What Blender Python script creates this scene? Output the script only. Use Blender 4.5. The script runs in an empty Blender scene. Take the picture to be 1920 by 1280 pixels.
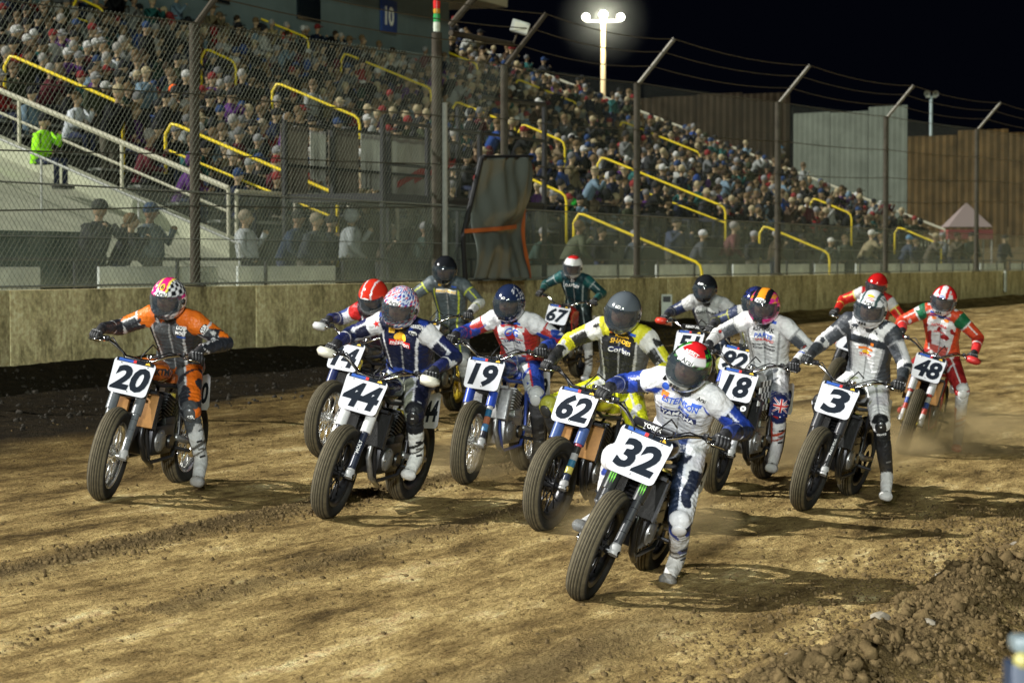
import bpy, bmesh, math, random
import numpy as np
from mathutils import Vector, Matrix
from mathutils.bvhtree import BVHTree
R = math.radians
rnd = random.Random(7)
sc = bpy.context.scene
COL = sc.collection

# ------------------------------------------------------------ camera, light, exposure
FPX, HCAM = 4533.3, 1.9
TH = math.atan(150 / FPX)
cam_d = bpy.data.cameras.new('camera'); cam = bpy.data.objects.new('camera', cam_d); COL.objects.link(cam)
cam_d.lens = 85; cam_d.sensor_width = 36; cam_d.clip_end = 2000; cam_d.clip_start = .1
cam.location = (0, 0, HCAM); cam.rotation_euler = (R(90) - TH, 0, 0)
cam_d.dof.use_dof = True; cam_d.dof.focus_distance = 16.5; cam_d.dof.aperture_fstop = 4.5
sc.camera = cam
w = bpy.data.worlds.new('World'); sc.world = w; w.use_nodes = True
bg = w.node_tree.nodes['Background']; bg.inputs[0].default_value = (.16, .22, .5, 1); bg.inputs[1].default_value = .004

def sun(name, d, strength, angle, col):
    l = bpy.data.lights.new(name, 'SUN'); l.energy = strength; l.angle = R(angle); l.color = col
    o = bpy.data.objects.new(name, l); COL.objects.link(o)
    o.rotation_euler = Vector(d).to_track_quat('-Z', 'Y').to_euler(); return o
sun('floodlight_left', (1, .12, -.72), 5.0, .6, (1, .985, .93))            # the floodlight bank beyond the left fence
sun('floodlight_infield', (-.12, 1, -.34), .62, 5, (.86, 1, .78))        # the softer infield banks behind the camera
sl = bpy.data.lights.new('track_floodlight', 'SPOT'); sl.energy = 15500; sl.spot_size = R(58); sl.spot_blend = .6; sl.shadow_soft_size = .9; sl.color = (.97, 1, 1)
so = bpy.data.objects.new('track_floodlight', sl); COL.objects.link(so); so.location = (-3, -7, 5.6)     # lamp mast on the infield, behind the photographer
so.rotation_euler = (Vector((.9, 18.5, .7)) - Vector(so.location)).to_track_quat('-Z', 'Y').to_euler()
sc.view_settings.view_transform = 'Standard'; sc.view_settings.look = 'None'
sc.view_settings.exposure = .42; sc.view_settings.gamma = 1
sc.render.resolution_x = 1024; sc.render.resolution_y = 682

# ------------------------------------------------------------ helpers
def ray(px, py):
    f = Vector((0, math.cos(TH), -math.sin(TH))); u = Vector((0, math.sin(TH), math.cos(TH)))
    return f + Vector((1, 0, 0)) * ((px - 960) / FPX) + u * ((640 - py) / FPX)
def at(px, py, Y):
    d = ray(px, py); return Vector((0, 0, HCAM)) + d * (Y / d.y)
def proj(p):
    d = Vector(p) - Vector((0, 0, HCAM)); dep = d.y * math.cos(TH) - d.z * math.sin(TH)
    up = d.y * math.sin(TH) + d.z * math.cos(TH)
    return 960 + FPX * d.x / dep, 640 - FPX * up / dep
SN, CS = .375, .927
UW = 16.05
def wp(t, s, z=0.):          # along the wall, s metres behind it
    return Vector((-5.95 + SN * t - CS * s, 28.1 + CS * t + SN * s, z))
def zplane(X, Y): return -.35 + .055 * (-CS * X + SN * Y)
def ground_at(px, py):
    d = ray(px, py); a = HCAM + .35; b = -d.z + .055 * (-CS * d.x + SN * d.y)
    k = a / b; p = d * k; return Vector((p.x, p.y, HCAM + p.z))
def stand_hit(px, py, h):    # on the slope of the grandstand, h above its floor
    d = ray(px, py)
    # s = -CS*(X+5.95)+SN*(Y-28.1)
    s0 = -CS * 5.95 - SN * 28.1; ds = -CS * d.x + SN * d.y
    k = (2.2 + h + .39 * (s0 - 4) - HCAM) / (d.z - .39 * ds)
    p = d * k; s = s0 + ds * k; t = SN * (p.x + 5.95) + CS * (p.y - 28.1)
    return t, s

MATS = {}
def mat(name, col=(.5, .5, .5), rough=.5, metal=0., emit=None, alpha=1., bump=0., bscale=60., bdist=.01, vcol=False, spec=.5, coat=0., var=0., vscale=4., trans=0.):
    if name in MATS: return MATS[name]
    m = bpy.data.materials.new(name); m.use_nodes = True; nt = m.node_tree; b = nt.nodes['Principled BSDF']
    b.inputs['Base Color'].default_value = (*col, 1); b.inputs['Roughness'].default_value = rough
    b.inputs['Metallic'].default_value = metal; b.inputs['Alpha'].default_value = alpha
    b.inputs['Specular IOR Level'].default_value = spec; b.inputs['Coat Weight'].default_value = coat
    b.inputs['Transmission Weight'].default_value = trans
    src = None
    if vcol:
        a = nt.nodes.new('ShaderNodeAttribute'); a.attribute_name = 'Col'; src = a.outputs['Color']
    if var:
        tc = nt.nodes.new('ShaderNodeTexCoord'); n = nt.nodes.new('ShaderNodeTexNoise')
        n.inputs['Scale'].default_value = vscale; n.inputs['Detail'].default_value = 6; n.inputs['Roughness'].default_value = .65
        nt.links.new(tc.outputs['Object'], n.inputs['Vector'])
        mr = nt.nodes.new('ShaderNodeMapRange'); mr.inputs[1].default_value = .3; mr.inputs[2].default_value = .7
        mr.inputs[3].default_value = 1 - var; mr.inputs[4].default_value = 1 + var * .4
        nt.links.new(n.outputs[0], mr.inputs[0])
        mx = nt.nodes.new('ShaderNodeVectorMath'); mx.operation = 'SCALE'
        if src: nt.links.new(src, mx.inputs[0])
        else: mx.inputs[0].default_value = col
        nt.links.new(mr.outputs[0], mx.inputs['Scale']); src = mx.outputs[0]
    if src: nt.links.new(src, b.inputs['Base Color'])
    if bump:
        tc = nt.nodes.new('ShaderNodeTexCoord'); n = nt.nodes.new('ShaderNodeTexNoise'); n.inputs['Scale'].default_value = bscale
        n.inputs['Detail'].default_value = 4
        nt.links.new(tc.outputs['Object'], n.inputs['Vector']); bp = nt.nodes.new('ShaderNodeBump')
        bp.inputs['Strength'].default_value = bump; bp.inputs['Distance'].default_value = bdist
        nt.links.new(n.outputs[0], bp.inputs['Height']); nt.links.new(bp.outputs[0], b.inputs['Normal'])
    if emit:
        b.inputs['Emission Color'].default_value = (*emit[:3], 1); b.inputs['Emission Strength'].default_value = emit[3]
    MATS[name] = m; return m

class MB:
    def __init__(s): s.v = []; s.f = []; s.c = []; s.col = None
    def add(s, vs, fs, col=None):
        o = len(s.v); s.v.extend([tuple(p) for p in vs]); s.f.extend([tuple(i + o for i in f) for f in fs])
        s.c.extend([col or s.col or (.5, .5, .5)] * len(vs)); return s
    def box(s, c, size, M=None, col=None, bev=0.):
        x, y, z = [a / 2 for a in size]; c = Vector(c)
        if bev:
            bm = bmesh.new(); bmesh.ops.create_cube(bm, size=1)
            for v in bm.verts: v.co = Vector((v.co.x * size[0], v.co.y * size[1], v.co.z * size[2]))
            bmesh.ops.bevel(bm, geom=bm.edges[:], offset=bev, segments=2, affect='EDGES', profile=.6)
            vs = [v.co.copy() for v in bm.verts]; bm.verts.index_update(); fs = [[v.index for v in f.verts] for f in bm.faces]; bm.free()
        else:
            vs = [Vector((i, j, k)) for i in (-x, x) for j in (-y, y) for k in (-z, z)]
            fs = [(0, 1, 3, 2), (4, 6, 7, 5), (0, 4, 5, 1), (2, 3, 7, 6), (0, 2, 6, 4), (1, 5, 7, 3)]
        if M is not None: vs = [M @ p for p in vs]
        return s.add([c + p for p in vs], fs, col)
    def tube(s, pts, r, n=8, cap=True, col=None, flat=None):
        pts = [Vector(p) for p in pts]; rs = r if isinstance(r, (list, tuple)) else [r] * len(pts)
        vs = []; up = None
        for i, p in enumerate(pts):
            d = (pts[min(i + 1, len(pts) - 1)] - pts[max(i - 1, 0)]).normalized()
            if up is None: up = Vector((0, 0, 1)) if abs(d.z) < .9 else Vector((1, 0, 0))
            a = d.cross(up).normalized(); b = a.cross(d).normalized(); up = b
            fb = flat or 1.
            for k in range(n):
                an = 2 * math.pi * k / n; vs.append(p + a * math.cos(an) * rs[i] + b * math.sin(an) * rs[i] * fb)
        fs = []
        for i in range(len(pts) - 1):
            for k in range(n):
                k2 = (k + 1) % n; fs.append((i * n + k, i * n + k2, (i + 1) * n + k2, (i + 1) * n + k))
        if cap: fs.append(tuple(range(n))[::-1]); fs.append(tuple((len(pts) - 1) * n + k for k in range(n)))
        return s.add(vs, fs, col)
    def lathe(s, prof, n=32, axis='Y', c=(0, 0, 0), col=None, closed=False):   # prof: (radius, along)
        vs = []; c = Vector(c)
        for r, a in prof:
            for k in range(n):
                an = 2 * math.pi * k / n; x, z = r * math.cos(an), r * math.sin(an)
                p = {'Y': (x, a, z), 'Z': (x, z, a), 'X': (a, x, z)}[axis]; vs.append(c + Vector(p))
        m = len(prof); fs = []
        for i in range(m if closed else m - 1):
            j = (i + 1) % m
            for k in range(n):
                k2 = (k + 1) % n; fs.append((i * n + k, j * n + k, j * n + k2, i * n + k2))
        return s.add(vs, fs, col)
    def ball(s, c, r, nu=10, nv=7, col=None, M=None):
        c = Vector(c); r = r if isinstance(r, (tuple, list)) else (r, r, r); vs = []; fs = []
        for i in range(nv + 1):
            th = math.pi * i / nv
            for k in range(nu):
                an = 2 * math.pi * k / nu
                p = Vector((r[0] * math.sin(th) * math.cos(an), r[1] * math.sin(th) * math.sin(an), r[2] * math.cos(th)))
                vs.append(c + (M @ p if M is not None else p))
        for i in range(nv):
            for k in range(nu):
                k2 = (k + 1) % nu; fs.append((i * nu + k, (i + 1) * nu + k, (i + 1) * nu + k2, i * nu + k2))
        return s.add(vs, fs, col)
    def cap(s, a, b, ra, rb, n=12, col=None):   # tapered capsule
        a = Vector(a); b = Vector(b); d = (b - a); L = d.length; d = d.normalized() if L > 1e-6 else Vector((0, 0, 1))
        pts = []; rs = []
        for i in range(5):
            q = math.pi / 2 * (1 - i / 5); pts.append(a - d * ra * math.sin(q)); rs.append(max(ra * math.cos(q), .002))
        pts.append(a); rs.append(ra); pts.append(b); rs.append(rb)
        for i in range(1, 6):
            q = math.pi / 2 * i / 5; pts.append(b + d * rb * math.sin(q)); rs.append(max(rb * math.cos(q), .002))
        return s.tube(pts, rs, n, True, col)
    def mesh(s, name, m, smooth=False, M=None, vcol=False):
        me = bpy.data.meshes.new(name)
        vs = s.v if M is None else [tuple(M @ Vector(p)) for p in s.v]
        me.from_pydata(vs, [], s.f)
        if m: me.materials.append(m)
        if vcol:
            a = me.color_attributes.new('Col', 'FLOAT_COLOR', 'POINT')
            a.data.foreach_set('color', np.array([(*c, 1) for c in s.c], dtype=np.float32).ravel())
        if smooth: me.shade_smooth()
        if smooth == 'auto': me.set_sharp_from_angle(angle=R(38))
        return me
    def build(s, name, m, parent=None, smooth='auto', M=None, vcol=False, W=None):
        return link(name, s.mesh(name, m, smooth, M, vcol), parent, W)
def link(name, me, parent=None, W=None):
    o = bpy.data.objects.new(name, me); COL.objects.link(o)
    if parent: o.parent = parent
    if W is not None: o.matrix_local = W
    return o
def tag(o, label=None, cat=None, group=None, kind=None):
    if label: o['label'] = label
    if cat: o['category'] = cat
    if group: o['group'] = group
    if kind: o['kind'] = kind
    return o
def frame(O, U, V, N):
    return Matrix(((U[0], V[0], N[0], O[0]), (U[1], V[1], N[1], O[1]), (U[2], V[2], N[2], O[2]), (0, 0, 0, 1)))
def axes(O, N, Vh):
    N = Vector(N).normalized(); U = Vector(Vh).cross(N).normalized(); V = N.cross(U); return frame(O, U, V, N)
TXT = {}
def text_mesh(st, size, m, bold=0., shear=0., ext=.001, wide=1.):
    key = (st, size, m.name, bold, shear, wide)
    if key in TXT: return TXT[key]
    cu = bpy.data.curves.new('lettering', 'FONT'); cu.body = st; cu.size = size; cu.offset = bold * size; cu.shear = shear
    cu.extrude = ext; cu.align_x = 'CENTER'; cu.align_y = 'CENTER'; cu.resolution_u = 3
    o = bpy.data.objects.new('t', cu); COL.objects.link(o)
    dg = bpy.context.evaluated_depsgraph_get(); me = bpy.data.meshes.new_from_object(o.evaluated_get(dg))
    bpy.data.objects.remove(o); me.materials.clear(); me.materials.append(m); me.name = 'lettering'
    xs = [v.co.x for v in me.vertices]; ys = [v.co.y for v in me.vertices]
    if xs:
        cx = (max(xs) + min(xs)) / 2; cy = (max(ys) + min(ys)) / 2
        for v in me.vertices: v.co.x = (v.co.x - cx) * wide; v.co.y -= cy
    TXT[key] = me; return me
def decal(name, me, F, parent, bvh=None, off=.004):
    if bvh is None: return link(name, me, parent, F)
    me = me.copy(); N = Vector((F[0][2], F[1][2], F[2][2]))
    bm = bmesh.new(); bm.from_mesh(me); 
    bmesh.ops.triangulate(bm, faces=bm.faces[:]); bmesh.ops.subdivide_edges(bm, edges=[e for e in bm.edges if e.calc_length() > .03], cuts=1)
    for _ in range(5):
        es = [e for e in bm.edges if e.calc_length() > .016]
        if not es or len(bm.verts) > 4000: break
        bmesh.ops.subdivide_edges(bm, edges=es, cuts=1); bmesh.ops.triangulate(bm, faces=[f for f in bm.faces if len(f.verts) > 3])
    for v in bm.verts:
        z = v.co.z; p = F @ Vector((v.co.x, v.co.y, 0)); h = bvh.ray_cast(p + N * .3, -N, .6)
        if h[0] is not None: v.co = h[0] + N * (off + z)
        else: v.co = p + N * (off - .03)
    bm.to_mesh(me); bm.free()
    return link(name, me, parent)
def poly_mesh(pts, m, ext=.0008):
    me = bpy.data.meshes.new('patch'); n = len(pts)
    vs = [(x, y, ext) for x, y in pts] + [(x, y, -ext) for x, y in pts]
    me.from_pydata(vs, [], [tuple(range(n)), tuple(range(2 * n - 1, n - 1, -1))] + [(i, i + n, (i + 1) % n + n, (i + 1) % n) for i in range(n)])
    me.materials.append(m); return me
def ell(rx, ry, n=20): return [(rx * math.cos(2 * math.pi * i / n), ry * math.sin(2 * math.pi * i / n)) for i in range(n)]
def rect(wd, h): return [(-wd / 2, -h / 2), (wd / 2, -h / 2), (wd / 2, h / 2), (-wd / 2, h / 2)]

# numpy value noise
_rs = np.random.RandomState(3); _LT = _rs.rand(512, 512)
def vnoise(x, y):
    xi = np.floor(x).astype(int); yi = np.floor(y).astype(int); fx = x - xi; fy = y - yi
    fx = fx * fx * (3 - 2 * fx); fy = fy * fy * (3 - 2 * fy)
    g = lambda a, b: _LT[a % 512, b % 512]
    return (g(xi, yi) * (1 - fx) + g(xi + 1, yi) * fx) * (1 - fy) + (g(xi, yi + 1) * (1 - fx) + g(xi + 1, yi + 1) * fx) * fy
def fbm(x, y, o=4):
    r = 0; a = 1; s = 0
    for i in range(o): r = r + a * vnoise(x * 2 ** i + 17 * i, y * 2 ** i + 9 * i); s += a; a *= .55
    return r / s
# ------------------------------------------------------------ the track
def churn(u, t):      # where loose crumbs lie (0..1)
    c = np.exp(-((u - 8.0 - .12 * np.sin(t * .5)) / .16) ** 2) * (t < 40)
    c = c + .7 * np.exp(-((u - 6.7 + .1 * np.sin(t * .7)) / .12) ** 2) * (fbm(t * .5, u * 0 + 3, 2) > .48)
    c = c + .8 * np.exp(-((u - 4.3) / .25) ** 2) * np.clip((14.5 - t) / 3, 0, 1)
    return np.clip(c, 0, 1)
def berm(u, t):
    edge = 3.15 + .25 * (fbm(t * 1.3, t * 0 + 5, 3) - .5) * 2 - .05 * (t - 14)
    return np.exp(-np.clip(np.abs(u - (edge - .33)) / .33, 0, 9) ** 2.6) * np.clip((t - 9) / 2, 0, 1)
def ridge_top(u, t): return np.clip(1.25 - .1 * t, 0, 1) * 0 + 1
def zground(X, Y):
    u = -CS * X + SN * Y; t = SN * X + CS * Y
    z = -.35 + .055 * u
    near = np.clip((45 - t) / 20, 0, 1)
    z = z + near * (.050 * (fbm(u * 2.4, t * .20, 3) - .5) + .012 * (fbm(u * 7.5, t * .5, 2) - .5) + .016 * (fbm(u * 9, t * 2.6, 3) - .5) + .012 * (fbm(u * 26, t * 15, 2) - .5))
    ch = churn(u, t); z = z + ch * (.018 + .035 * (fbm(u * 18, t * 14, 3) - .45))
    b = berm(u, t); z = z + b * .05 * (fbm(u * 24, t * 20, 2) - .5) + b * (.12 + .30 * (fbm(u * 4.5, t * 3.8, 4) - .38))
    wet = np.clip((u - 13.0) / 3, 0, 1)
    z = z + wet * (.10 * (fbm(u * 2, t * 1.2, 4) - .5)) + .16 * np.clip((u - 15.2) / .9, 0, 1) ** 2
    return z
us = np.concatenate([-np.geomspace(400, 2.5, 14) + 2.4, np.arange(1.0, 16.4, .036)])
tl = [-60, -30, -10, 0, 4, 7]; t = 8.6
while t < 24: tl.append(t); t += .034
st = .034
while t < 130: tl.append(t); st *= 1.03; t += st
tl += [150, 220, 400]
ts = np.array(tl)
U_, T_ = np.meshgrid(us, ts)
X_ = -CS * U_ + SN * T_; Y_ = SN * U_ + CS * T_; Z_ = zground(X_, Y_)
Z_ = np.where(U_ < 0, -.35 + .055 * np.maximum(U_, -3), Z_)
nv, nu_ = U_.shape
vs = np.stack([X_, Y_, Z_], -1).reshape(-1, 3)
idx = np.arange(nv * nu_).reshape(nv, nu_)
fs = np.stack([idx[:-1, :-1], idx[:-1, 1:], idx[1:, 1:], idx[1:, :-1]], -1).reshape(-1, 4)[:, ::-1]
me = bpy.data.meshes.new('ground'); me.vertices.add(len(vs)); me.vertices.foreach_set('co', vs.ravel())
me.loops.add(fs.size); me.loops.foreach_set('vertex_index', fs.ravel()); me.polygons.add(len(fs))
me.polygons.foreach_set('loop_start', np.arange(0, fs.size, 4)); me.polygons.foreach_set('loop_total', np.full(len(fs), 4))
me.update(calc_edges=True); me.validate()
ch = churn(U_, T_).ravel(); bb = berm(U_, T_).ravel()
near_wall_edge = 11.9 + (T_ - 20) * .115 + 1.6 * (fbm(U_ * .8, T_ * .35, 3) - .5)  # uneven edge of the darker brown strip along the wall
wet = np.clip((U_ - near_wall_edge) / .6, 0, 1).ravel(); outer_dark = np.clip((U_ - 8.6 - np.clip(T_ - 22, 0, 40) * .13 + 2.5 * (fbm(U_ * .5, T_ * .3, 3) - .5)) / 3, 0, 1).ravel()
a = me.color_attributes.new('mask', 'FLOAT_COLOR', 'POINT')
a.data.foreach_set('color', np.stack([np.clip(ch + bb, 0, 1), wet, outer_dark, np.ones_like(ch)], -1).astype(np.float32).ravel())
me.shade_smooth()

def nodes_mat(name):
    m = bpy.data.materials.new(name); m.use_nodes = True; return m, m.node_tree, m.node_tree.nodes['Principled BSDF']
def N(nt, t, **k):
    n = nt.nodes.new(t)
    for a, b in k.items(): setattr(n, a, b)
    return n
def noise(nt, vec, sc_, det=5, rough=.6):
    n = N(nt, 'ShaderNodeTexNoise'); n.inputs['Scale'].default_value = sc_; n.inputs['Detail'].default_value = det
    n.inputs['Roughness'].default_value = rough; nt.links.new(vec, n.inputs['Vector']); return n.outputs[0]
def ramp(nt, src, stops):
    r = N(nt, 'ShaderNodeValToRGB'); e = r.color_ramp.elements
    while len(e) < len(stops): e.new(.5)
    for i, (p, c) in enumerate(stops): e[i].position = p; e[i].color = (*c, 1)
    nt.links.new(src, r.inputs[0]); return r.outputs[0]
def mix(nt, f, a, b, mode='MIX'):
    m = N(nt, 'ShaderNodeMix', data_type='RGBA', blend_type=mode)
    for s_, v in ((m.inputs[0], f), (m.inputs[6], a), (m.inputs[7], b)):
        if hasattr(v, 'links'): nt.links.new(v, s_)
        else: s_.default_value = v if not isinstance(v, tuple) else (*v, 1)
    return m.outputs[2]
m, nt, b = nodes_mat('track_dirt')
tc = N(nt, 'ShaderNodeTexCoord'); mp = N(nt, 'ShaderNodeMapping'); mp.inputs['Rotation'].default_value = (0, 0, R(22))
mp2 = N(nt, 'ShaderNodeMapping'); mp2.inputs['Scale'].default_value = (1, .22, 1)
nt.links.new(tc.outputs['Object'], mp.inputs[0]); nt.links.new(mp.outputs[0], mp2.inputs[0])
streak = noise(nt, mp2.outputs[0], 3.2, 8, .68); fine = noise(nt, mp.outputs[0], 42, 5, .7); mid = noise(nt, mp.outputs[0], 5, 6, .65)
mp3 = N(nt, 'ShaderNodeMapping'); mp3.inputs['Scale'].default_value = (1, .35, 1); nt.links.new(mp.outputs[0], mp3.inputs[0])
scuff = noise(nt, mp3.outputs[0], 16, 5, .65)
c1 = ramp(nt, streak, [(.32, (.085, .058, .024)), (.45, (.27, .19, .080)), (.57, (.47, .35, .155)), (.70, (.76, .62, .35))])
c2 = mix(nt, .55, c1, ramp(nt, scuff, [(.33, (.22, .18, .14)), (.5, (.55, .54, .50)), (.7, (.85, .84, .80))]), 'OVERLAY')
c3 = mix(nt, .6, c2, ramp(nt, fine, [(.35, (.30, .28, .25)), (.62, (.62, .62, .6))]), 'OVERLAY')
grit = noise(nt, mp.outputs[0], 95, 4, .75); pit = noise(nt, mp3.outputs[0], 34, 3, .6)
c3 = mix(nt, .42, c3, ramp(nt, grit, [(.36, (.26, .25, .22)), (.5, (.5, .5, .5)), (.64, (.78, .77, .74))]), 'OVERLAY')
c3 = mix(nt, 1., c3, ramp(nt, pit, [(.30, (.30, .28, .25)), (.40, (1, 1, 1))]), 'MULTIPLY')
ma = N(nt, 'ShaderNodeAttribute', attribute_name='mask'); sx = N(nt, 'ShaderNodeSeparateColor'); nt.links.new(ma.outputs['Color'], sx.inputs[0])
loose = ramp(nt, fine, [(.3, (.07, .048, .022)), (.7, (.17, .12, .055))])
c3 = mix(nt, sx.outputs[2], c3, mix(nt, 1., c3, (.42, .40, .36), 'MULTIPLY'))  # outer part of the track multiplied to a darker tone
c4 = mix(nt, sx.outputs[0], c3, loose)
umber = ramp(nt, mid, [(.35, (.012, .009, .005)), (.6, (.025, .018, .009)), (.78, (.07, .05, .024))])  # very dark brown for the strip along the wall
c5 = mix(nt, sx.outputs[1], c4, umber)
nt.links.new(c5, b.inputs['Base Color']); b.inputs['Roughness'].default_value = .92; b.inputs['Specular IOR Level'].default_value = .08
bp = N(nt, 'ShaderNodeBump'); bp.inputs['Strength'].default_value = 1.; bp.inputs['Distance'].default_value = .045
hs = N(nt, 'ShaderNodeMath', operation='ADD'); nt.links.new(fine, hs.inputs[0]); nt.links.new(pit, hs.inputs[1])
nt.links.new(hs.outputs[0], bp.inputs['Height']); nt.links.new(bp.outputs[0], b.inputs['Normal'])
me.materials.append(m)
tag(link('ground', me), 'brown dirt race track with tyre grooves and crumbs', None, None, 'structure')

def clods(name, pts, m):     # crumbs of soil: bmesh-free joined icospheres
    bm = bmesh.new(); bmesh.ops.create_icosphere(bm, subdivisions=1, radius=1); base = np.array([v.co[:] for v in bm.verts])
    f0 = np.array([[v.index for v in f.verts] for f in bm.faces]); bm.free()
    bm = bmesh.new(); bmesh.ops.create_icosphere(bm, subdivisions=2, radius=1); base2 = np.array([v.co[:] for v in bm.verts])
    f2 = np.array([[v.index for v in f.verts] for f in bm.faces]); bm.free()
    V = []; F = []; o = 0; rs = np.random.RandomState(5)
    for (x, y, z, r) in pts:
        B, ff = (base2, f2) if r > .018 else (base, f0)
        o3 = rs.rand(3) * 50; nn = fbm(B[:, 0] * 1.4 + o3[0] + B[:, 2], B[:, 1] * 1.4 + o3[1] - B[:, 2] * .8, 3); k = B * r * (.30 + 1.5 * nn[:, None] + (rs.rand(len(B), 1) - .5) * .95) * (.7 + .6 * rs.rand(1, 3))
        V.append(k + [x, y, z + r * .25]); F.append(ff + o); o += len(B)
    V = np.concatenate(V); F = np.concatenate(F)
    me = bpy.data.meshes.new(name); me.vertices.add(len(V)); me.vertices.foreach_set('co', V.ravel())
    me.loops.add(F.size); me.loops.foreach_set('vertex_index', F.ravel().astype(np.int32)); me.polygons.add(len(F))
    me.polygons.foreach_set('loop_start', np.arange(0, F.size, 3)); me.polygons.foreach_set('loop_total', np.full(len(F), 3))
    me.update(calc_edges=True); me.materials.append(m); return link(name, me)
rs = np.random.RandomState(11)
def gz(u, t):
    X = -CS * u + SN * t; Y = SN * u + CS * t; return X, Y, zground(X, Y)
def scatter(n, uf, tf, rf):
    u = uf(n); t = tf(n); X, Y, Z = gz(u, t); r = rf(n); return list(zip(X, Y, Z, r))
clod_m = mat('clod_soil', (.125, .088, .042), .95, var=.5, vscale=9, bump=.8, bscale=90, spec=.03)
P = scatter(14000, lambda n: 2.78 + rs.randn(n) * .27, lambda n: 10 + rs.rand(n) * 12, lambda n: .003 + .016 * rs.rand(n) ** 2.2)
P += scatter(230, lambda n: 2.80 + rs.randn(n) * .20, lambda n: 10.5 + rs.rand(n) * 10, lambda n: .022 + .028 * rs.rand(n) ** 2)
P += scatter(2500, lambda n: 3.3 + np.abs(rs.randn(n)) * .5, lambda n: 10 + rs.rand(n) * 10, lambda n: .004 + .014 * rs.rand(n) ** 3)
tag(clods('dirt_clods', P, clod_m), 'windrow of crumbly soil clods along the inside edge of the track', None, None, 'stuff')
P = scatter(3000, lambda n: 8.0 + rs.randn(n) * .14, lambda n: 10 + rs.rand(n) * 14, lambda n: .004 + .014 * rs.rand(n) ** 3)
P += scatter(900, lambda n: 6.7 + rs.randn(n) * .12, lambda n: 10 + rs.rand(n) * 12, lambda n: .004 + .010 * rs.rand(n) ** 3)
P += scatter(5000, lambda n: 2 + rs.rand(n) * 11, lambda n: 9.5 + rs.rand(n) * 18, lambda n: .003 + .012 * rs.rand(n) ** 5)
tag(clods('loose_crumbs', P, clod_m), 'loose soil crumbs strewn over the track', None, None, 'stuff')
P = scatter(2500, lambda n: 12.5 + rs.rand(n) * 3.5, lambda n: 18 + rs.rand(n) * 30, lambda n: .006 + .018 * rs.rand(n) ** 3)
tag(clods('umber_crumbs', P, mat('umber_soil', (.02, .015, .008), .9, var=.4, vscale=9)), 'dark moist crumbs at the foot of the wall', None, None, 'stuff')  # crumbs as dark as the ground strip along the wall
pale = mat('pale_stone', (.24, .21, .16), .8, var=.3)
for k, (px, py, r) in enumerate([(1855, 1058, .05), (1905, 1040, .05), (1490, 1245, .05), (1765, 1095, .035), (1650, 1180, .055), (1740, 1230, .04)]):
    p = ground_at(px, py); bm = bmesh.new(); bmesh.ops.create_icosphere(bm, subdivisions=2, radius=r)
    for v in bm.verts: v.co = Vector((v.co.x * 1.3, v.co.y, v.co.z * .75)) * (1 + rnd.uniform(-.18, .18))
    me = bpy.data.meshes.new('stone'); bm.to_mesh(me); bm.free(); me.materials.append(pale)
    o = link('stone', me); o.location = (p.x, p.y, float(zground(p.x, p.y)) + r * .5); o.rotation_euler.z = k
    tag(o, ['pale stone near the right edge on the soil windrow', 'pale stone at the far right end of the soil windrow', 'pale stone at the near left foot of the soil windrow',
            'small pale stone on the crest of the soil windrow', 'rounded tan stone in the middle of the soil windrow', 'small pale stone low on the near side of the soil windrow'][k], 'stone', 'pale stones in the loose soil')

# flood of land behind the wall
def sheet(name, pts, m, kind='structure', label=None, faces=None):
    me = bpy.data.meshes.new(name); me.from_pydata([tuple(p) for p in pts], [], faces or [tuple(range(len(pts)))]); me.materials.append(m)
    return tag(link(name, me), label, None, None, kind)
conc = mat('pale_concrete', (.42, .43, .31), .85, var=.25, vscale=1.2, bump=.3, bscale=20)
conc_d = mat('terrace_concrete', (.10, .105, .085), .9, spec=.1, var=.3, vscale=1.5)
bank_m = mat('dry_bank', (.16, .12, .06), .95, spec=.02, var=.4, vscale=.5, bump=.5, bscale=6)
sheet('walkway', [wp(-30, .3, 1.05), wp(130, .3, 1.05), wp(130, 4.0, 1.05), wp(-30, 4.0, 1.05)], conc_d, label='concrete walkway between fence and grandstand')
k = []
kf = []
SS = [1.2, 26]
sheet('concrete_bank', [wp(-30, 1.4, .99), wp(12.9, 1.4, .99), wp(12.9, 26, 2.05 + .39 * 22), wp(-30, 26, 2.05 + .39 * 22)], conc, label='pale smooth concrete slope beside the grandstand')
sheet('hillside', [wp(71.8, 3.9, 1.04), wp(200, 3.9, 1.04), wp(200, 14, 4.2), wp(71.8, 14, 4.2), wp(71.8, 80, 5), wp(200, 80, 5)], bank_m, faces=[(0, 1, 2, 3), (3, 2, 5, 4)], label='dry brown bank beyond the grandstand')
sheet('far_ground', [wp(-200, 26.5, -1), wp(400, 26.5, -1), wp(400, 600, -1), wp(-200, 600, -1)], bank_m, label='dark ground behind the grandstand')

# ------------------------------------------------------------ the concrete wall
m, nt, b = nodes_mat('stained_concrete')
tc = N(nt, 'ShaderNodeTexCoord'); mp = N(nt, 'ShaderNodeMapping'); mp.inputs['Scale'].default_value = (1, 1, .55); nt.links.new(tc.outputs['Object'], mp.inputs[0])
n1 = noise(nt, mp.outputs[0], 3.5, 8, .7); n2 = noise(nt, tc.outputs['Object'], 14, 6, .7); n3 = noise(nt, tc.outputs['Object'], .7, 3, .5)
c = ramp(nt, n1, [(.30, (.17, .14, .07)), (.46, (.50, .43, .24)), (.7, (.78, .70, .45))])
c = mix(nt, .75, c, ramp(nt, n2, [(.38, (.25, .24, .2)), (.62, (.74, .73, .66))]), 'OVERLAY')
c = mix(nt, .45, c, ramp(nt, n3, [(.35, (.3, .3, .28)), (.65, (.65, .65, .6))]), 'OVERLAY')
nt.links.new(c, b.inputs['Base Color']); b.inputs['Roughness'].default_value = .9
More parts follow.
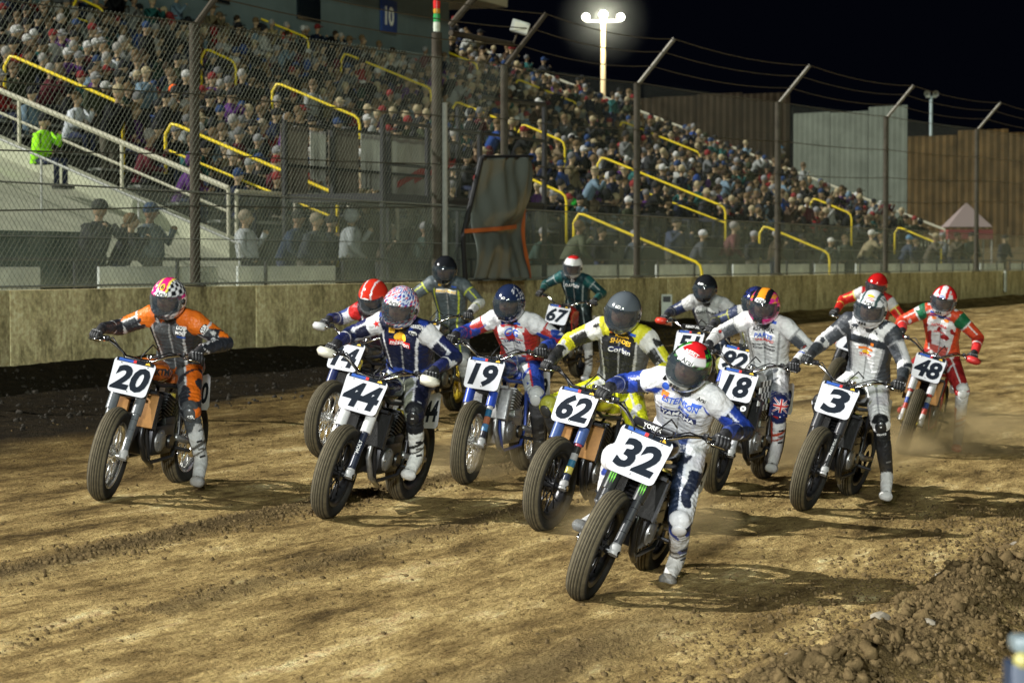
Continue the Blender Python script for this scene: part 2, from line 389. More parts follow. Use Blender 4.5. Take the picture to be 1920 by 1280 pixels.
bp = N(nt, 'ShaderNodeBump'); bp.inputs['Strength'].default_value = .5; bp.inputs['Distance'].default_value = .02; nt.links.new(n2, bp.inputs['Height']); nt.links.new(bp.outputs[0], b.inputs['Normal'])
wall_m = m
WROT = Matrix.Rotation(math.atan2(CS, SN), 4, 'Z')      # local x runs along the wall
root = tag(bpy.data.objects.new('concrete_wall', None), 'long stained tan concrete wall along the outside of the track', 'wall'); COL.objects.link(root); root.location = wp(0, 0, .4)
t = -12.; i = 0
while t < 112:
    L = 6.1; q = MB().box((0, 0, 0), (L - .016, .3, 1.36), bev=.012)
    W = Matrix.Translation(wp(t + L / 2, .15, .88 + rnd.uniform(-.003, .003)) - root.location) @ WROT @ Matrix.Rotation(rnd.uniform(-.002, .002), 4, 'Z')
    q.build('wall_panel', wall_m, root, W=W); t += L
# ------------------------------------------------------------ the catch fence
rust = mat('rusty_steel', (.060, .050, .036), .8, .1, spec=.2, var=.5, vscale=5, bump=.4); galv = mat('galvanised_steel', (.42, .43, .40), .5, .5, var=.25, vscale=8)
wire = mat('mesh_wire', (.13, .14, .105), .8, 0., spec=.1); arm_m = mat('dull_galvanised', (.17, .16, .13), .6, .3, var=.3); cable_m = mat('cable_wire', (.10, .09, .07), .6, .5)
fr = tag(bpy.data.objects.new('catch_fence', None), 'tall chain link catch fence with bent posts standing on the concrete wall', 'fence'); COL.objects.link(fr); fr.location = wp(0, .15, 1.56)
o0 = fr.location
ztop = lambda t: 4.98 + .024 * t
posts = [-4.8, 4.84, 15.87, 23.05, 33.6, 45.0, 58.3, 73, 89]
pm = {4.84: rust, 45.0: galv}
for t in posts:
    z1 = ztop(t); p = wp(t, .15) - o0
    MB().tube([(p.x, p.y, 0), (p.x, p.y, z1 - 1.56)], .07 if t < 30 else .078, 10).build('post', rust, fr)
    e = p + Vector((CS * .8, -SN * .8, 0)); MB().tube([(p.x, p.y, z1 - 1.56 - .05), (e.x, e.y, z1 - 1.56 + .88)], .045, 8).build('post_arm', arm_m if t > 16 else rust, fr)
    MB().box((p.x, p.y, .01), (.26, .26, .02)).build('base_plate', rust, fr)
for dz, s, off in [(0., .1, 0), (-.95, .1, 0), (-1.75, .1, 0), (-2.45, .1, 0), (.34, .15 - .3, 0), (.87, .15 - .8, 0), (.62, -.4, 0)]:
    pts = []
    for i_ in range(len(posts) - 1):
        a_, b_ = posts[i_], posts[i_ + 1]
        for q in range(6):
            f = q / 6; t = a_ + (b_ - a_) * f; pts.append(wp(t, s if s < .1 else .06, ztop(t) + dz - .10 * 4 * f * (1 - f) * (1.2 if s < .1 else .4)) - o0)
    MB().tube(pts, .010, 5).build('cable', cable_m, fr)
for z, rr in ((1.60, .018), (2.83, .014), (2.2, .007)):
    MB().tube([wp(-6, .07, z) - o0, wp(89, .07, z) - o0], rr, 6).build('rail', rust if rr > .02 else galv, fr)
q = MB(); step = .104; t = -8.
def strip(mb, a, b_, r):
    d = (b_ - a).normalized(); n1 = d.cross(Vector((CS, -SN, 0))).normalized(); n2 = Vector((CS, -SN, 0))
    vs = [p + n * r for p in (a, b_) for n in (n1, -n1 * .5 + n2 * .87, -n1 * .5 - n2 * .87)]
    mb.add(vs, [(0, 3, 4, 1), (1, 4, 5, 2), (2, 5, 3, 0)])
while t < 88:
    H = (ztop(t) - 1.56) / (1 - .024)
    wr_ = .0027 if t < 12 else .0008
    strip(q, wp(t, .05, 1.57) - o0, wp(t + H, .05, 1.56 + H) - o0, wr_)
    H2 = (ztop(t) - 1.56) / (1 + .024)
    strip(q, wp(t, .044, 1.57) - o0, wp(t - H2, .044, 1.56 + H2) - o0, wr_); t += step
tag(q.build('wire_mesh', wire, fr, smooth=False), kind='stuff')
m, nt, b = nodes_mat('dusty_screen'); b.inputs['Base Color'].default_value = (.42, .47, .40, 1); b.inputs['Roughness'].default_value = .6
tc = N(nt, 'ShaderNodeTexCoord'); n = noise(nt, tc.outputs['Object'], 1.5, 4)
mr = N(nt, 'ShaderNodeMapRange'); mr.inputs[1].default_value = .3; mr.inputs[2].default_value = .7; mr.inputs[3].default_value = .07; mr.inputs[4].default_value = .22
nt.links.new(n, mr.inputs[0]); nt.links.new(mr.outputs[0], b.inputs['Alpha'])
for a_, b_ in zip(posts[:-1], posts[1:]):
    c = wp((a_ + b_) / 2, .18, 2.21) - o0
    MB().box((0, 0, 0), (b_ - a_ - .25, .006, 1.2)).build('clear_screen', m, fr, W=Matrix.Translation(c) @ WROT)

# low white boards and black rail behind the wall
board = mat('white_board', (.62, .66, .60), .7, var=.3, vscale=2); black_m = mat('black_steel', (.02, .02, .022), .5, .3)
t = -1.; i = 0; BN = []
while t < 78:
    L = rnd.choice([3.2, 4.4, 5.2]); c = wp(t + L / 2, .9, 1.58)
    if not (9 < t < 15):
        o = MB().box((0, 0, 0), (L, .04, .50), bev=.006).build('barrier_board', board, W=Matrix.Translation(c) @ WROT)
        bx = proj(c)[0]; bn = sum(1 for _ in BN if _ < bx) + 1; BN.append(bx)
        tag(o, 'low white barrier board behind the fence, %s from the left' % (['leftmost', 'second', 'third', 'fourth', 'fifth', 'sixth', 'seventh', 'eighth', 'ninth', 'tenth', 'eleventh', 'twelfth', 'thirteenth', 'fourteenth', 'fifteenth', 'sixteenth', 'seventeenth', 'eighteenth', 'nineteenth', 'twentieth', 'last', 'last', 'last', 'last'][bn - 1]), 'board', 'white boards along the walkway')
    t += L + rnd.choice([.15, .6, 1.4])
hr = tag(bpy.data.objects.new('walkway_rail', None), 'black tube rail running along the walkway behind the fence', 'railing'); COL.objects.link(hr)
MB().tube([wp(-6, .75, 1.93), wp(95, .75, 1.93)], .025, 6).build('rail', black_m, hr)
t = -5
while t < 92: MB().tube([wp(t, .75, 1.05), wp(t, .75, 1.93)], .03, 6).build('upright', black_m, hr); t += 2.6

# ------------------------------------------------------------ the grandstand
gs = tag(bpy.data.objects.new('grandstand', None), 'concrete stepped grandstand full of spectators behind the fence', 'grandstand'); COL.objects.link(gs); gs.location = wp(13, 4, 1.05)
g0 = gs.location
rows = []
bench_m = mat('bench_board', (.22, .23, .20), .7, var=.3, vscale=3)
T0, T1 = 13.0, 71.2; ROWD = .80
for i in range(27):
    s = 4 + ROWD * i; z = 2.2 + .39 * ROWD * i; rows.append((s, z))
    TA = T0 if s < 18.3 else 57.
    c = wp((TA + T1) / 2, s + ROWD / 2, z - .35) - g0
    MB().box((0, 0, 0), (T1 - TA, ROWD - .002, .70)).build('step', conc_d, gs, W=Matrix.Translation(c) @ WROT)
    c = wp((TA + T1) / 2, s + .56, z + .40) - g0
    MB().box((0, 0, 0), (T1 - TA - .6, .26, .045)).build('bench', bench_m, gs, W=Matrix.Translation(c) @ WROT)
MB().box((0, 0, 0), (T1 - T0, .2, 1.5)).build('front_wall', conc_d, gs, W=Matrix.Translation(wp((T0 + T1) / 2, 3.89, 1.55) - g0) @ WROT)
def slab(t, wd, h0, h1, name, m, parent, o):
    q = MB(); S0, S1 = 3.9, 25.6
    P_ = [wp(t + a, s, 2.2 + .39 * (s - 4) + h) - o for a in (0, wd) for s, h in ((S0, h0), (S1, h0), (S1, h1), (S0, h1))]
    q.add(P_, [(0, 1, 2, 3), (7, 6, 5, 4), (0, 4, 5, 1), (1, 5, 6, 2), (2, 6, 7, 3), (3, 7, 4, 0)]); return q.build(name, m, parent, smooth=False)
slab(T1 + .01, .5, -1.2, .35, 'end_kerb', conc, gs, g0); slab(T0 - .36, .35, -1.0, .12, 'end_kerb', conc, gs, g0)
tan_m = mat('tan_painted_tube', (.42, .40, .30), .6)
for (t, nm) in ((T1 + .3, 0), (T0 - .2, 1)):
    q = tag(bpy.data.objects.new('sloping_handrail', None), ['pale sloping handrail at the far right end of the grandstand', 'pale sloping handrail at the near left end of the grandstand'][nm], 'railing'); COL.objects.link(q)
    MB().tube([wp(t, 4, 3.15), wp(t, 25, 3.15 + .39 * 21)], .05, 6).build('rail', tan_m, q)
    MB().tube([wp(t, 4, 2.75), wp(t, 25, 2.75 + .39 * 21)], .025, 6).build('rail', tan_m, q)
    s = 4
    while s <= 25: MB().tube([wp(t, s, 2.2 + .39 * (s - 4)), wp(t, s, 3.15 + .39 * (s - 4))], .035, 6).build('upright', tan_m, q); s += 2.1
q = tag(bpy.data.objects.new('front_handrail', None), 'pale level handrail along the front of the grandstand', 'railing'); COL.objects.link(q)
MB().tube([wp(T0, 3.95, 3.1), wp(26, 3.95, 3.1)], .045, 6).build('rail', tan_m, q); t = T0
while t < 26.5: MB().tube([wp(t, 3.95, 2.2), wp(t, 3.95, 3.1)], .035, 6).build('upright', tan_m, q); t += 2.2
q = tag(bpy.data.objects.new('bank_handrail', None), 'thin grey handrail running up the pale concrete slope', 'railing'); COL.objects.link(q)
zb = lambda s: 2.05 + .39 * (s - 4)
MB().tube([wp(9.5, 2, zb(2) + .9), wp(9.5, 16, zb(16) + .9)], .022, 6).build('rail', galv, q); s = 2
while s < 16: MB().tube([wp(9.5, s, zb(s)), wp(9.5, s, zb(s) + .9)], .02, 6).build('upright', galv, q); s += 1.8
yel = mat('yellow_paint', (.80, .60, .015), .45, var=.15)
RAILS = [((10, 100), (235, 190)), ((320, 228), (630, 358)), ((420, 8), (585, 70)), ((505, 152), (685, 218)), ((642, 98), (810, 163)), ((745, 60), (897, 118)),
         ((945, 143), (1105, 195)), ((982, 232), (1055, 262)), ((1155, 225), (1322, 285)), ((1120, 292), (1365, 385)), ((1520, 370), (1600, 398)), ((1433, 422), (1552, 470)),
         ((1690, 425), (1757, 455)), ((1100, 398), (1300, 490)), ((150, -5), (186, 12)), ((385, 90), (440, 112)), ((860, 190), (960, 232)), ((985, 330), (1060, 360))]
aisles = []
LB = ['near the upper left corner among the crowd', 'long one left of the flag platform, lowest on the left', 'at the very top of the crowd, left of the blue wall', 'in the middle of the left crowd',
      'left of the flag platform post near the top', 'below the blue wall with the number board', 'highest one right of the tall fence post', 'short one just right of the flag platform', 'in the upper right part of the crowd',
      'long one in the lower middle of the right crowd', 'short one beside the yellow safety vest', 'arched one on the steps low on the right', 'lowest one at the right end of the stand', 
      'long one going down the middle stairs to the walkway', 'small piece at the top left frame edge', 'short piece behind the thick left fence post', 'half hidden behind the flag platform roof', 'short one behind the black tarpaulin']
for i, (a_, b_) in enumerate(RAILS):
    t1, s1 = stand_hit(*a_, 1.35); t2, s2 = stand_hit(*b_, 1.35); t = (t1 + t2) / 2; aisles.append((t, s2, s1))
    f = lambda s: 2.60 + .39 * (s - 4)
    pts = [wp(t, s1 + .12, f(s1)), wp(t, s1 + .12, f(s1) + .72), wp(t, s1, f(s1) + .9), wp(t, s1 - .12, f(s1) + .88), wp(t, s2 + .1, f(s2) + .94), wp(t, s2, f(s2) + .86), wp(t, s2 - .04, f(s2) + .72), wp(t, s2 - .04, f(s2) - .4)]
    r = tag(bpy.data.objects.new('handrail', None), 'yellow tube handrail ' + LB[i], 'handrail', 'yellow handrails of the grandstand aisles'); COL.objects.link(r)
    MB().tube(pts, .031, 8).build('rail', yel, r, smooth=True)
    if i in (1, 9, 14): MB().tube([wp(t, s1 + .12, f(s1) + .45), wp(t, s2 - .04, f(s2) + .45)], .022, 6).build('lower_rail', yel, r)

# block with the number board on top of the stand
blue_w = mat('blue_grey_wall', (.13, .19, .21), .8, var=.25, vscale=.6)
bl = tag(bpy.data.objects.new('press_box', None), 'blue grey block at the top of the grandstand with a flat roof', 'building'); COL.objects.link(bl); bl.location = wp(40, 20, 8)
W = lambda t, s, z: Matrix.Translation(wp(t, s, z) - bl.location) @ WROT
MB().box((0, 0, 0), (32, 4, 5.4), bev=.02).build('wall', blue_w, bl, W=W(40.2, 20.75, 8.6))
MB().box((0, 0, 0), (35, 5.6, .3), bev=.02).build('roof', mat('roof_cream', (.5, .47, .36), .7), bl, W=W(41.2, 20.3, 11.35))
for t in (33, 39, 45): MB().box((0, 0, 0), (1.6, .06, 1.0), bev=.01).build('window', mat('dark_glass', (.01, .015, .02), .1), bl, W=W(t, 18.73, 10.0))
sg = MB().box((0, 0, 0), (1.25, .06, 1.1), bev=.01).build('number_sign', mat('blue_board', (.015, .05, .22), .6), W=Matrix.Translation(wp(50.9, 18.68, 10.2)) @ WROT)
tag(sg, 'blue board reading 10 on the block above the crowd', 'sign')
Fr = axes((0, -.034, .0), (0, -1, 0), (0, 0, 1)); decal('lettering', text_mesh('10', .85, mat('white_print', (.75, .78, .74), .6), bold=.03), Fr, sg)

# far screens, posts
def corrugated(name, label, p0, p1, z0, z1, m, cat='fence', nseg=120, amp=.06):
    root = tag(bpy.data.objects.new(name, None), label, cat); COL.objects.link(root); root.location = (p0.x, p0.y, z0)
    n_p = max(3, int((p1 - p0).length / 2.4)); d = (p1 - p0) / n_p; nrm = Vector((d.y, -d.x, 0)).normalized()
    for i in range(n_p):
        q = MB(); vs = []; k = 14; dz = rnd.uniform(-.12, .12)
        for j in range(k + 1):
            b_ = d * (i + j / k * .985) + nrm * amp * math.sin(j * math.pi) + nrm * (amp if j % 2 else 0)
            vs += [(b_.x, b_.y, 0), (b_.x, b_.y, z1 - z0 + dz)]
            back = b_ - nrm * .01; vs += [(back.x, back.y, 0), (back.x, back.y, z1 - z0 + dz)]
        for j in range(k):
            a_ = j * 4; q_ = (j + 1) * 4; q.f += [(a_, q_, q_ + 1, a_ + 1), (a_ + 2, a_ + 3, q_ + 3, q_ + 2), (a_ + 1, q_ + 1, q_ + 3, a_ + 3)]
        q.v = vs; q.c = [(0, 0, 0)] * len(vs); q.build('sheet_panel', m, root, smooth=False)
    return root
pa, pb = at(900, 300, 122), at(1482, 300, 113); pc, pd = at(1702, 300, 108), at(1990, 300, 104)
flat = lambda p: Vector((p.x, p.y, 0))
corrugated('screen_fence', 'dark brown corrugated screen fence behind the right end of the grandstand', flat(pa), flat(pb), 2.5, 9.8, mat('dark_brown_sheet', (.022, .017, .011), .9, spec=.02, var=.5, vscale=1.5))
corrugated('pale_screen_fence', 'pale grey sheeted screen panel beside the brown fence', flat(pb) + Vector((.1, -.3, 0)), flat(pc), 2.5, 8.75, mat('grey_sheet', (.085, .098, .08), .9, spec=.02, var=.3, vscale=1), amp=.03)
corrugated('rusty_fence', 'rusty brown board fence on the bank at the far right', flat(pc), flat(pd), 2.5, 7.55, mat('rusty_sheet', (.065, .042, .017), .9, spec=.02, var=.6, vscale=1.3))
# lamp masts
mast_m = mat('mast_paint', (.50, .38, .20), .6)
def mast(px, pyb, pyt, Y, label, on, wd):
    top = at(px, pyt, Y); r = tag(bpy.data.objects.new('lamp_mast', None), label, 'floodlight'); COL.objects.link(r); r.location = (top.x, top.y, 0)
    MB().tube([(0, 0, -1), (0, 0, top.z)], [wd * 1.25, wd], 10).build('pole', mast_m if on else mat('grey_mast', (.2, .25, .25), .6), r, smooth=True)
    MB().box((0, 0, top.z - .05), (1.7 if on else .6, .1, .1)).build('crossarm', galv, r)
    for k in ((-.8, 0, .8) if on else (-.25, .25)):
        q = MB(); q.lathe([(.05, .12), (.12, .08), (.16, -.02), (.18, -.10)], 14, 'Y', (k, 0, top.z + .12 + (.12 if k == 0 else 0))); h = q.build('lamp_head', galv, r, smooth=True)
        if on:
            e = 40 if k == 0 else 14
            MB().lathe([(.0001, 0), (.17, 0), (.16, .01), (.0001, .01)], 14, 'Y', (k, -.11, top.z + .12 + (.12 if k == 0 else 0))).build('lamp_glass', mat('lamp_glow%d' % e, (1, 1, 1), .4, emit=(1, .97, .82, e)), h)
    return top
tp = mast(1131, 185, 38, 112, 'tall pale mast with three lit floodlights behind the grandstand', True, .11)
l = bpy.data.lights.new('mast_light', 'POINT'); l.energy = 600; l.color = (1, .95, .8); l.shadow_soft_size = .3
o = bpy.data.objects.new('mast_light', l); COL.objects.link(o); o.location = (tp.x, tp.y - .9, tp.z + .1)
mm_, nt_, b_ = nodes_mat('lamp_halo'); nt_.nodes.remove(b_); pv = nt_.nodes.new('ShaderNodeVolumePrincipled'); pv.inputs['Color'].default_value = (.9, .95, .85, 1)  # lamp halo, made with an added ball of scattering volume
tc = N(nt_, 'ShaderNodeTexCoord'); ln = N(nt_, 'ShaderNodeVectorMath', operation='LENGTH'); nt_.links.new(tc.outputs['Object'], ln.inputs[0])
fo = N(nt_, 'ShaderNodeMapRange'); fo.inputs[1].default_value = 1.; fo.inputs[2].default_value = .1; fo.inputs[3].default_value = 0; fo.inputs[4].default_value = .035
nt_.links.new(ln.outputs['Value'], fo.inputs[0]); pw = N(nt_, 'ShaderNodeMath', operation='POWER'); pw.inputs[1].default_value = 1.8; pw2 = N(nt_, 'ShaderNodeMath', operation='MULTIPLY'); pw2.inputs[1].default_value = .05; fo.inputs[4].default_value = 1; nt_.links.new(fo.outputs[0], pw.inputs[0]); nt_.links.new(pw.outputs[0], pw2.inputs[0]); nt_.links.new(pw2.outputs[0], pv.inputs['Density']); nt_.links.new(pv.outputs[0], nt_.nodes['Material Output'].inputs['Volume'])
o = MB().ball((0, 0, 0), 1, 24, 14).build('lamp_halo', mm_, smooth=True); o.location = tp; o.scale = (2.4, 2.4, 2.4); tag(o, 'soft halo added round the lit floodlights', None, None, 'stuff')
mast(1746, 250, 180, 140, 'thin unlit grey lamp mast beyond the rusty fence', False, .09)

# ------------------------------------------------------------ flag platform, tarpaulin, signal
fs_ = tag(bpy.data.objects.new('flag_platform', None), 'steel flag platform hung with pale banners behind the fence', 'platform'); COL.objects.link(fs_); fs_.location = wp(12, 1, 1.05)
W = lambda t, s, z: Matrix.Translation(wp(t, s, z) - fs_.location) @ WROT
MB().box((0, 0, 0), (7.4, 1.8, .14)).build('deck', black_m, fs_, W=W(15.9, 1.7, 2.95))
for t in (12.2, 14.0, 16.3, 19.5):
    for s in (.8, 2.6):
        a_ = wp(t, s, 1.05) - fs_.location; b_ = wp(t, s, 4.25 if t < 19 else 4.9) - fs_.location; MB().tube([a_, b_], .05, 8).build('upright', black_m, fs_)
for z in (3.5, 4.2):
    for s in (.8, 2.6): MB().tube([wp(12.2, s, z) - fs_.location, wp(19.5, s, z) - fs_.location], .03, 6).build('rail', black_m, fs_)
MB().tube([wp(16.3, .8, 4.85) - fs_.location, wp(19.5, .8, 4.9) - fs_.location], .045, 6).build('rail', black_m, fs_)
for (ta, tb) in ((12.2, 14.0), (14.0, 16.3)): MB().tube([wp(ta, .8, 1.1) - fs_.location, wp(tb, .8, 2.9) - fs_.location], .03, 6).build('brace', black_m, fs_)
ban = mat('pale_banner', (.50, .50, .44), .8, var=.25, vscale=2); ban2 = mat('tan_banner', (.20, .17, .13), .8, var=.4, vscale=2)
for (ta, tb, mm, z0, z1) in ((12.25, 13.3, ban2, 3.05, 4.2), (13.35, 13.95, ban, 3.3, 4.15), (14.05, 15.3, ban2, 3.05, 4.2), (15.35, 16.25, ban, 3.2, 4.2), (16.35, 19.4, ban, 3.1, 4.2)):
    q = MB(); nn = 16; hh = z1 - z0
    for j in range(nn + 1):
        t = ta + (tb - ta) * j / nn; sag = .05 * math.sin(j * 1.7); vs_ = [wp(t, 2.7 + .03 * math.sin(j * 2.1), z) - fs_.location for z in (z0 + sag * .5, z1 - abs(sag) * .6)]
        q.v += [tuple(p) for p in vs_]; q.c += [(0, 0, 0)] * 2
    q.f = [(2 * j, 2 * j + 2, 2 * j + 3, 2 * j + 1) for j in range(nn)]; o = q.build('banner', mm, fs_, smooth=True)
    mod = o.modifiers.new('thick', 'SOLIDIFY'); mod.thickness = .008
red_m = mat('red_print', (.35, .02, .02), .6)
for j in range(3):
    decal('swoosh', poly_mesh([(0, 0), (1.3, .35), (1.4, .5), (0, .12)], red_m), Matrix.Translation(wp(16.8 + j * .75, 2.66, 3.25 + .1 * j) - fs_.location) @ WROT @ Matrix.Rotation(R(90), 4, 'X'), fs_)
# tarpaulin over the open gate
tm = mat('black_tarpaulin', (.13, .145, .135), .34, bump=.15, bscale=12, spec=.6); org = mat('orange_webbing', (.55, .13, .03), .6, var=.2)
gt = tag(bpy.data.objects.new('tarpaulin', None), 'black tarpaulin with orange hem tied over a tilted gate frame', 'tarpaulin'); COL.objects.link(gt); gt.location = wp(15, -.15, 1.6)
q = MB(); n1, n2 = 40, 60
def tp_(a_, v_):   # a along, v up
    zb_, zt_ = 1.60, 3.63 + .10 * a_
    L0 = 13.35 + .35 * max(0, (v_ - .4) / .6); L1 = 15.75 + .25 * max(0, v_ - .3)
    t = L0 + (L1 - L0) * a_; pin = math.exp(-((v_ - .40) / .10) ** 2)
    dep = .03 * math.sin((a_ - .5) * 26 * (1.6 - abs(v_ - .4))) * abs(v_ - .4) * 2 + .012 * math.sin(a_ * 21 - v_ * 16) + .035 * math.sin(a_ * 13 + v_ * 4) * (.35 + .65 * abs(v_ - .4) * 1.6) * (1 - pin * .6) + .07 * math.sin(a_ * 5 - (v_ - .4) * 7) + .16 * (1 - pin) * math.sin(math.pi * a_)
    return wp(t, -.30 - dep, zb_ + (zt_ - zb_) * v_) - gt.location
for i in range(n2 + 1):
    for j in range(n1 + 1): q.v.append(tuple(tp_(j / n1, i / n2)))
q.c = [(0, 0, 0)] * len(q.v)
q.f = [(i * (n1 + 1) + j, i * (n1 + 1) + j + 1, (i + 1) * (n1 + 1) + j + 1, (i + 1) * (n1 + 1) + j) for i in range(n2) for j in range(n1)]
o = q.build('sheet', tm, gt, smooth=True); md = o.modifiers.new('t', 'SOLIDIFY'); md.thickness = .006; md.offset = 1
q = MB()
for i in range(31):
    v_ = i / 30 * .72; wd = .055 * min(1, (.74 - v_) * 3.5)
    for a_ in (1 - wd, 1.012): p = tp_(a_, v_); q.v.append((p.x + .02, p.y - .03, p.z)); q.c.append((0, 0, 0))
q.f = [(2 * i, 2 * i + 1, 2 * i + 3, 2 * i + 2) for i in range(30)]; q.build('orange_hem', org, gt, smooth=True)
q = MB()
for i in range(21):
    a_ = -.12 + i / 20 * .96; p = tp_(a_, .40 + .035 * a_)
    for dz in (-.035, .035): q.v.append((p.x + .03, p.y - .06, p.z + dz)); q.c.append((0, 0, 0))
q.f = [(2 * i, 2 * i + 2, 2 * i + 3, 2 * i + 1) for i in range(20)]; q.build('strap', org, gt, smooth=True)
a_, b_, c_ = tp_(0, 1.0), tp_(1.02, 1.0), tp_(-.12, .35); d_ = wp(13.3, -.2, 1.6) - gt.location
MB().tube([a_, b_], .05, 8).build('frame_bar', black_m, gt); MB().tube([a_, c_, d_], .045, 8).build('frame_bar', black_m, gt)
# signal pole and lamp box
sp = tag(bpy.data.objects.new('signal_pole', None), 'dark pole topped with stacked red, green and white signal lamps', 'signal pole'); COL.objects.link(sp)
tt = (5.95 + (835 - 960) / FPX * 28.1) / (SN - CS * (835 - 960) / FPX); b0 = wp(tt, .15, 1.56); sp.location = b0
yy = b0.y; top = at(833, 62, yy).z - 1.56
MB().tube([(0, 0, 0), (0, 0, top)], .09, 10).build('pole', rust, sp); MB().tube([(.13, -.02, 0), (.13, -.02, top * .72)], .05, 8).build('conduit', galv, sp)
MB().tube([(0, 0, top), (0, 0, top + .35)], .03, 8).build('stem', galv, sp)
z = top + .02
for cc, nm, h in (((.55, .6, .5), 'w', .16), ((.03, .30, .08), 'g', .14), ((.5, .25, .02), 'a', .08), ((.6, .02, .02), 'r', .16)):
    MB().lathe([(.001, 0), (.055, 0), (.06, h * .5), (.055, h - .005), (.001, h - .005)], 12, 'Z', (0, 0, z)).build('signal_lamp', mat('lens_' + {'w': 'white', 'g': 'green', 'a': 'amber', 'r': 'red'}[nm], cc, .3), sp); z += h
lb = tag(bpy.data.objects.new('lamp_box', None), 'grey box lamp fixed near the top of the fence post beside the flag platform', 'lamp'); COL.objects.link(lb)
p = at(975, 52, 42.5); lb.location = p
MB().box((0, 0, 0), (.32, .2, .22), Matrix.Rotation(.3, 3, 'Y'), bev=.02).build('housing', galv, lb); MB().box((.02, -.108, -.01), (.25, .012, .15), Matrix.Rotation(.3, 3, 'Y')).build('lens', mat('lamp_lens', (.5, .5, .38), .3), lb)
MB().tube([(-.05, .05, -.1), (-.13, .15, -.3)], .02, 6).build('bracket', rust, lb)
# steel struts of the flag platform roof
st_ = tag(bpy.data.objects.new('steel_strut', None), 'thick dark steel strut rising to the right from the signal pole', 'strut'); COL.objects.link(st_)
a_ = at(845, 48, 40.5); b_ = at(905, -22, 40.2); MB().tube([a_, b_], .06, 8).build('beam', rust, st_); MB().tube([at(845, 62, 41), at(962, 84, 42.7)], .05, 8).build('cross_beam', rust, st_)
# tent and bits on the right
tn = tag(bpy.data.objects.new('canopy', None), 'small peaked canopy with white top and red band by the far bank', 'canopy'); COL.objects.link(tn)
p = at(1812, 380, 99); tn.location = (p.x, p.y, 1.1); h = p.z - 1.1
MB().add([(-.9, -.9, h - 1.0), (.9, -.9, h - 1.0), (.9, .9, h - 1.0), (-.9, .9, h - 1.0), (0, 0, h)], [(0, 1, 4), (1, 2, 4), (2, 3, 4), (3, 0, 4)]).build('roof', mat('canopy_white', (.18, .14, .13), .7), tn, smooth=False)
MB().box((0, 0, h - 1.3), (1.82, 1.82, .38)).build('valance', mat('canopy_red', (.20, .03, .03), .7), tn)
for x in (-.87, .87):
    for y in (-.87, .87): MB().tube([(x, y, 0), (x, y, h - 1.2)], .03, 6).build('leg', galv, tn)
# blurred post in the near right corner
p = at(1930, 1190, 4.6); np_ = tag(bpy.data.objects.new('marker_post', None), 'dark blue post with a pale cap close to the camera at the right edge', 'post'); COL.objects.link(np_); np_.location = (p.x, p.y, -.4)
MB().box((0, 0, (p.z + .35) / 2), (.085, .085, p.z + .35), bev=.006).build('shaft', mat('dark_blue_paint', (.008, .018, .04), .5), np_)
MB().box((0, 0, p.z + .385), (.07, .07, .03), bev=.01).build('cap', mat('pale_cap', (.10, .13, .14), .5), np_); MB().ball((-.02, -.03, p.z + .355), .018).build('bolt', mat('brass_bolt', (.22, .2, .06), .4), np_)
# small white marker on the wall at right
p = ground_at(1250, 615); mk = MB().box((0, 0, .35), (.22, .03, .7), bev=.005).build('wall_marker', mat('white_board', ()), W=Matrix.Translation((p.x, p.y, p.z)))
tag(mk, 'small white marker board standing in the dirt before the wall', 'marker'); MB().box((0, -.02, .6), (.16, .012, .12)).build('dark_mark', black_m, mk); MB().box((0, -.02, .07), (.2, .012, .1)).build('orange_foot', org, mk)
mk2 = MB().box((0, 0, 0), (.32, .05, .75), bev=.01).build('wall_marker', mat('white_board', ()), W=Matrix.Translation(wp((5.95 + .2029 * 28.1) / (SN - CS * .2029), -.1, 1.2)) @ WROT); tag(mk2, 'narrow white marker fixed to the wall at the far right', 'marker')

# ------------------------------------------------------------ spectators
SKIN = [(.30, .21, .13), (.36, .26, .16), (.20, .13, .08), (.32, .22, .13)]
JACK = [('black', (.010, .011, .012))] * 9 + [('navy blue', (.015, .022, .05))] * 3 + [('charcoal', (.04, .042, .045))] * 4 + [('olive green', (.05, .06, .03))] * 2 + [('dark green', (.02, .05, .035)), ('brown', (.08, .05, .03)), ('tan', (.26, .20, .12)), ('tan', (.22, .18, .1)),
    ('grey', (.17, .18, .18)), ('grey', (.22, .23, .22)), ('pale grey', (.36, .38, .36)), ('white', (.55, .56, .52)), ('red', (.30, .02, .02)), ('maroon', (.12, .02, .03)), ('blue', (.03, .08, .30)), ('light blue', (.2, .3, .38)), ('purple', (.12, .04, .2)), ('teal', (.03, .14, .13))]
HATS = [('bare head', None)] * 5 + [('black cap', (.015, .015, .017))] * 3 + [('white cap', (.42, .42, .40))] + [('grey beanie', (.2, .2, .2)), ('black beanie', (.02, .02, .02)), ('tan cap', (.3, .25, .15)), ('brown cap', (.10, .07, .04)), ('dark blue beanie', (.02, .04, .10)), ('grey cap', (.12, .12, .12)), ('red cap', (.16, .02, .02)), ('hood up', 'hood')]
crowd_m = mat('clothing', (.5, .5, .5), .85, vcol=True, var=.35, vscale=9, spec=.08)
JACK = [(a, tuple(x * .52 for x in b)) for a, b in JACK]
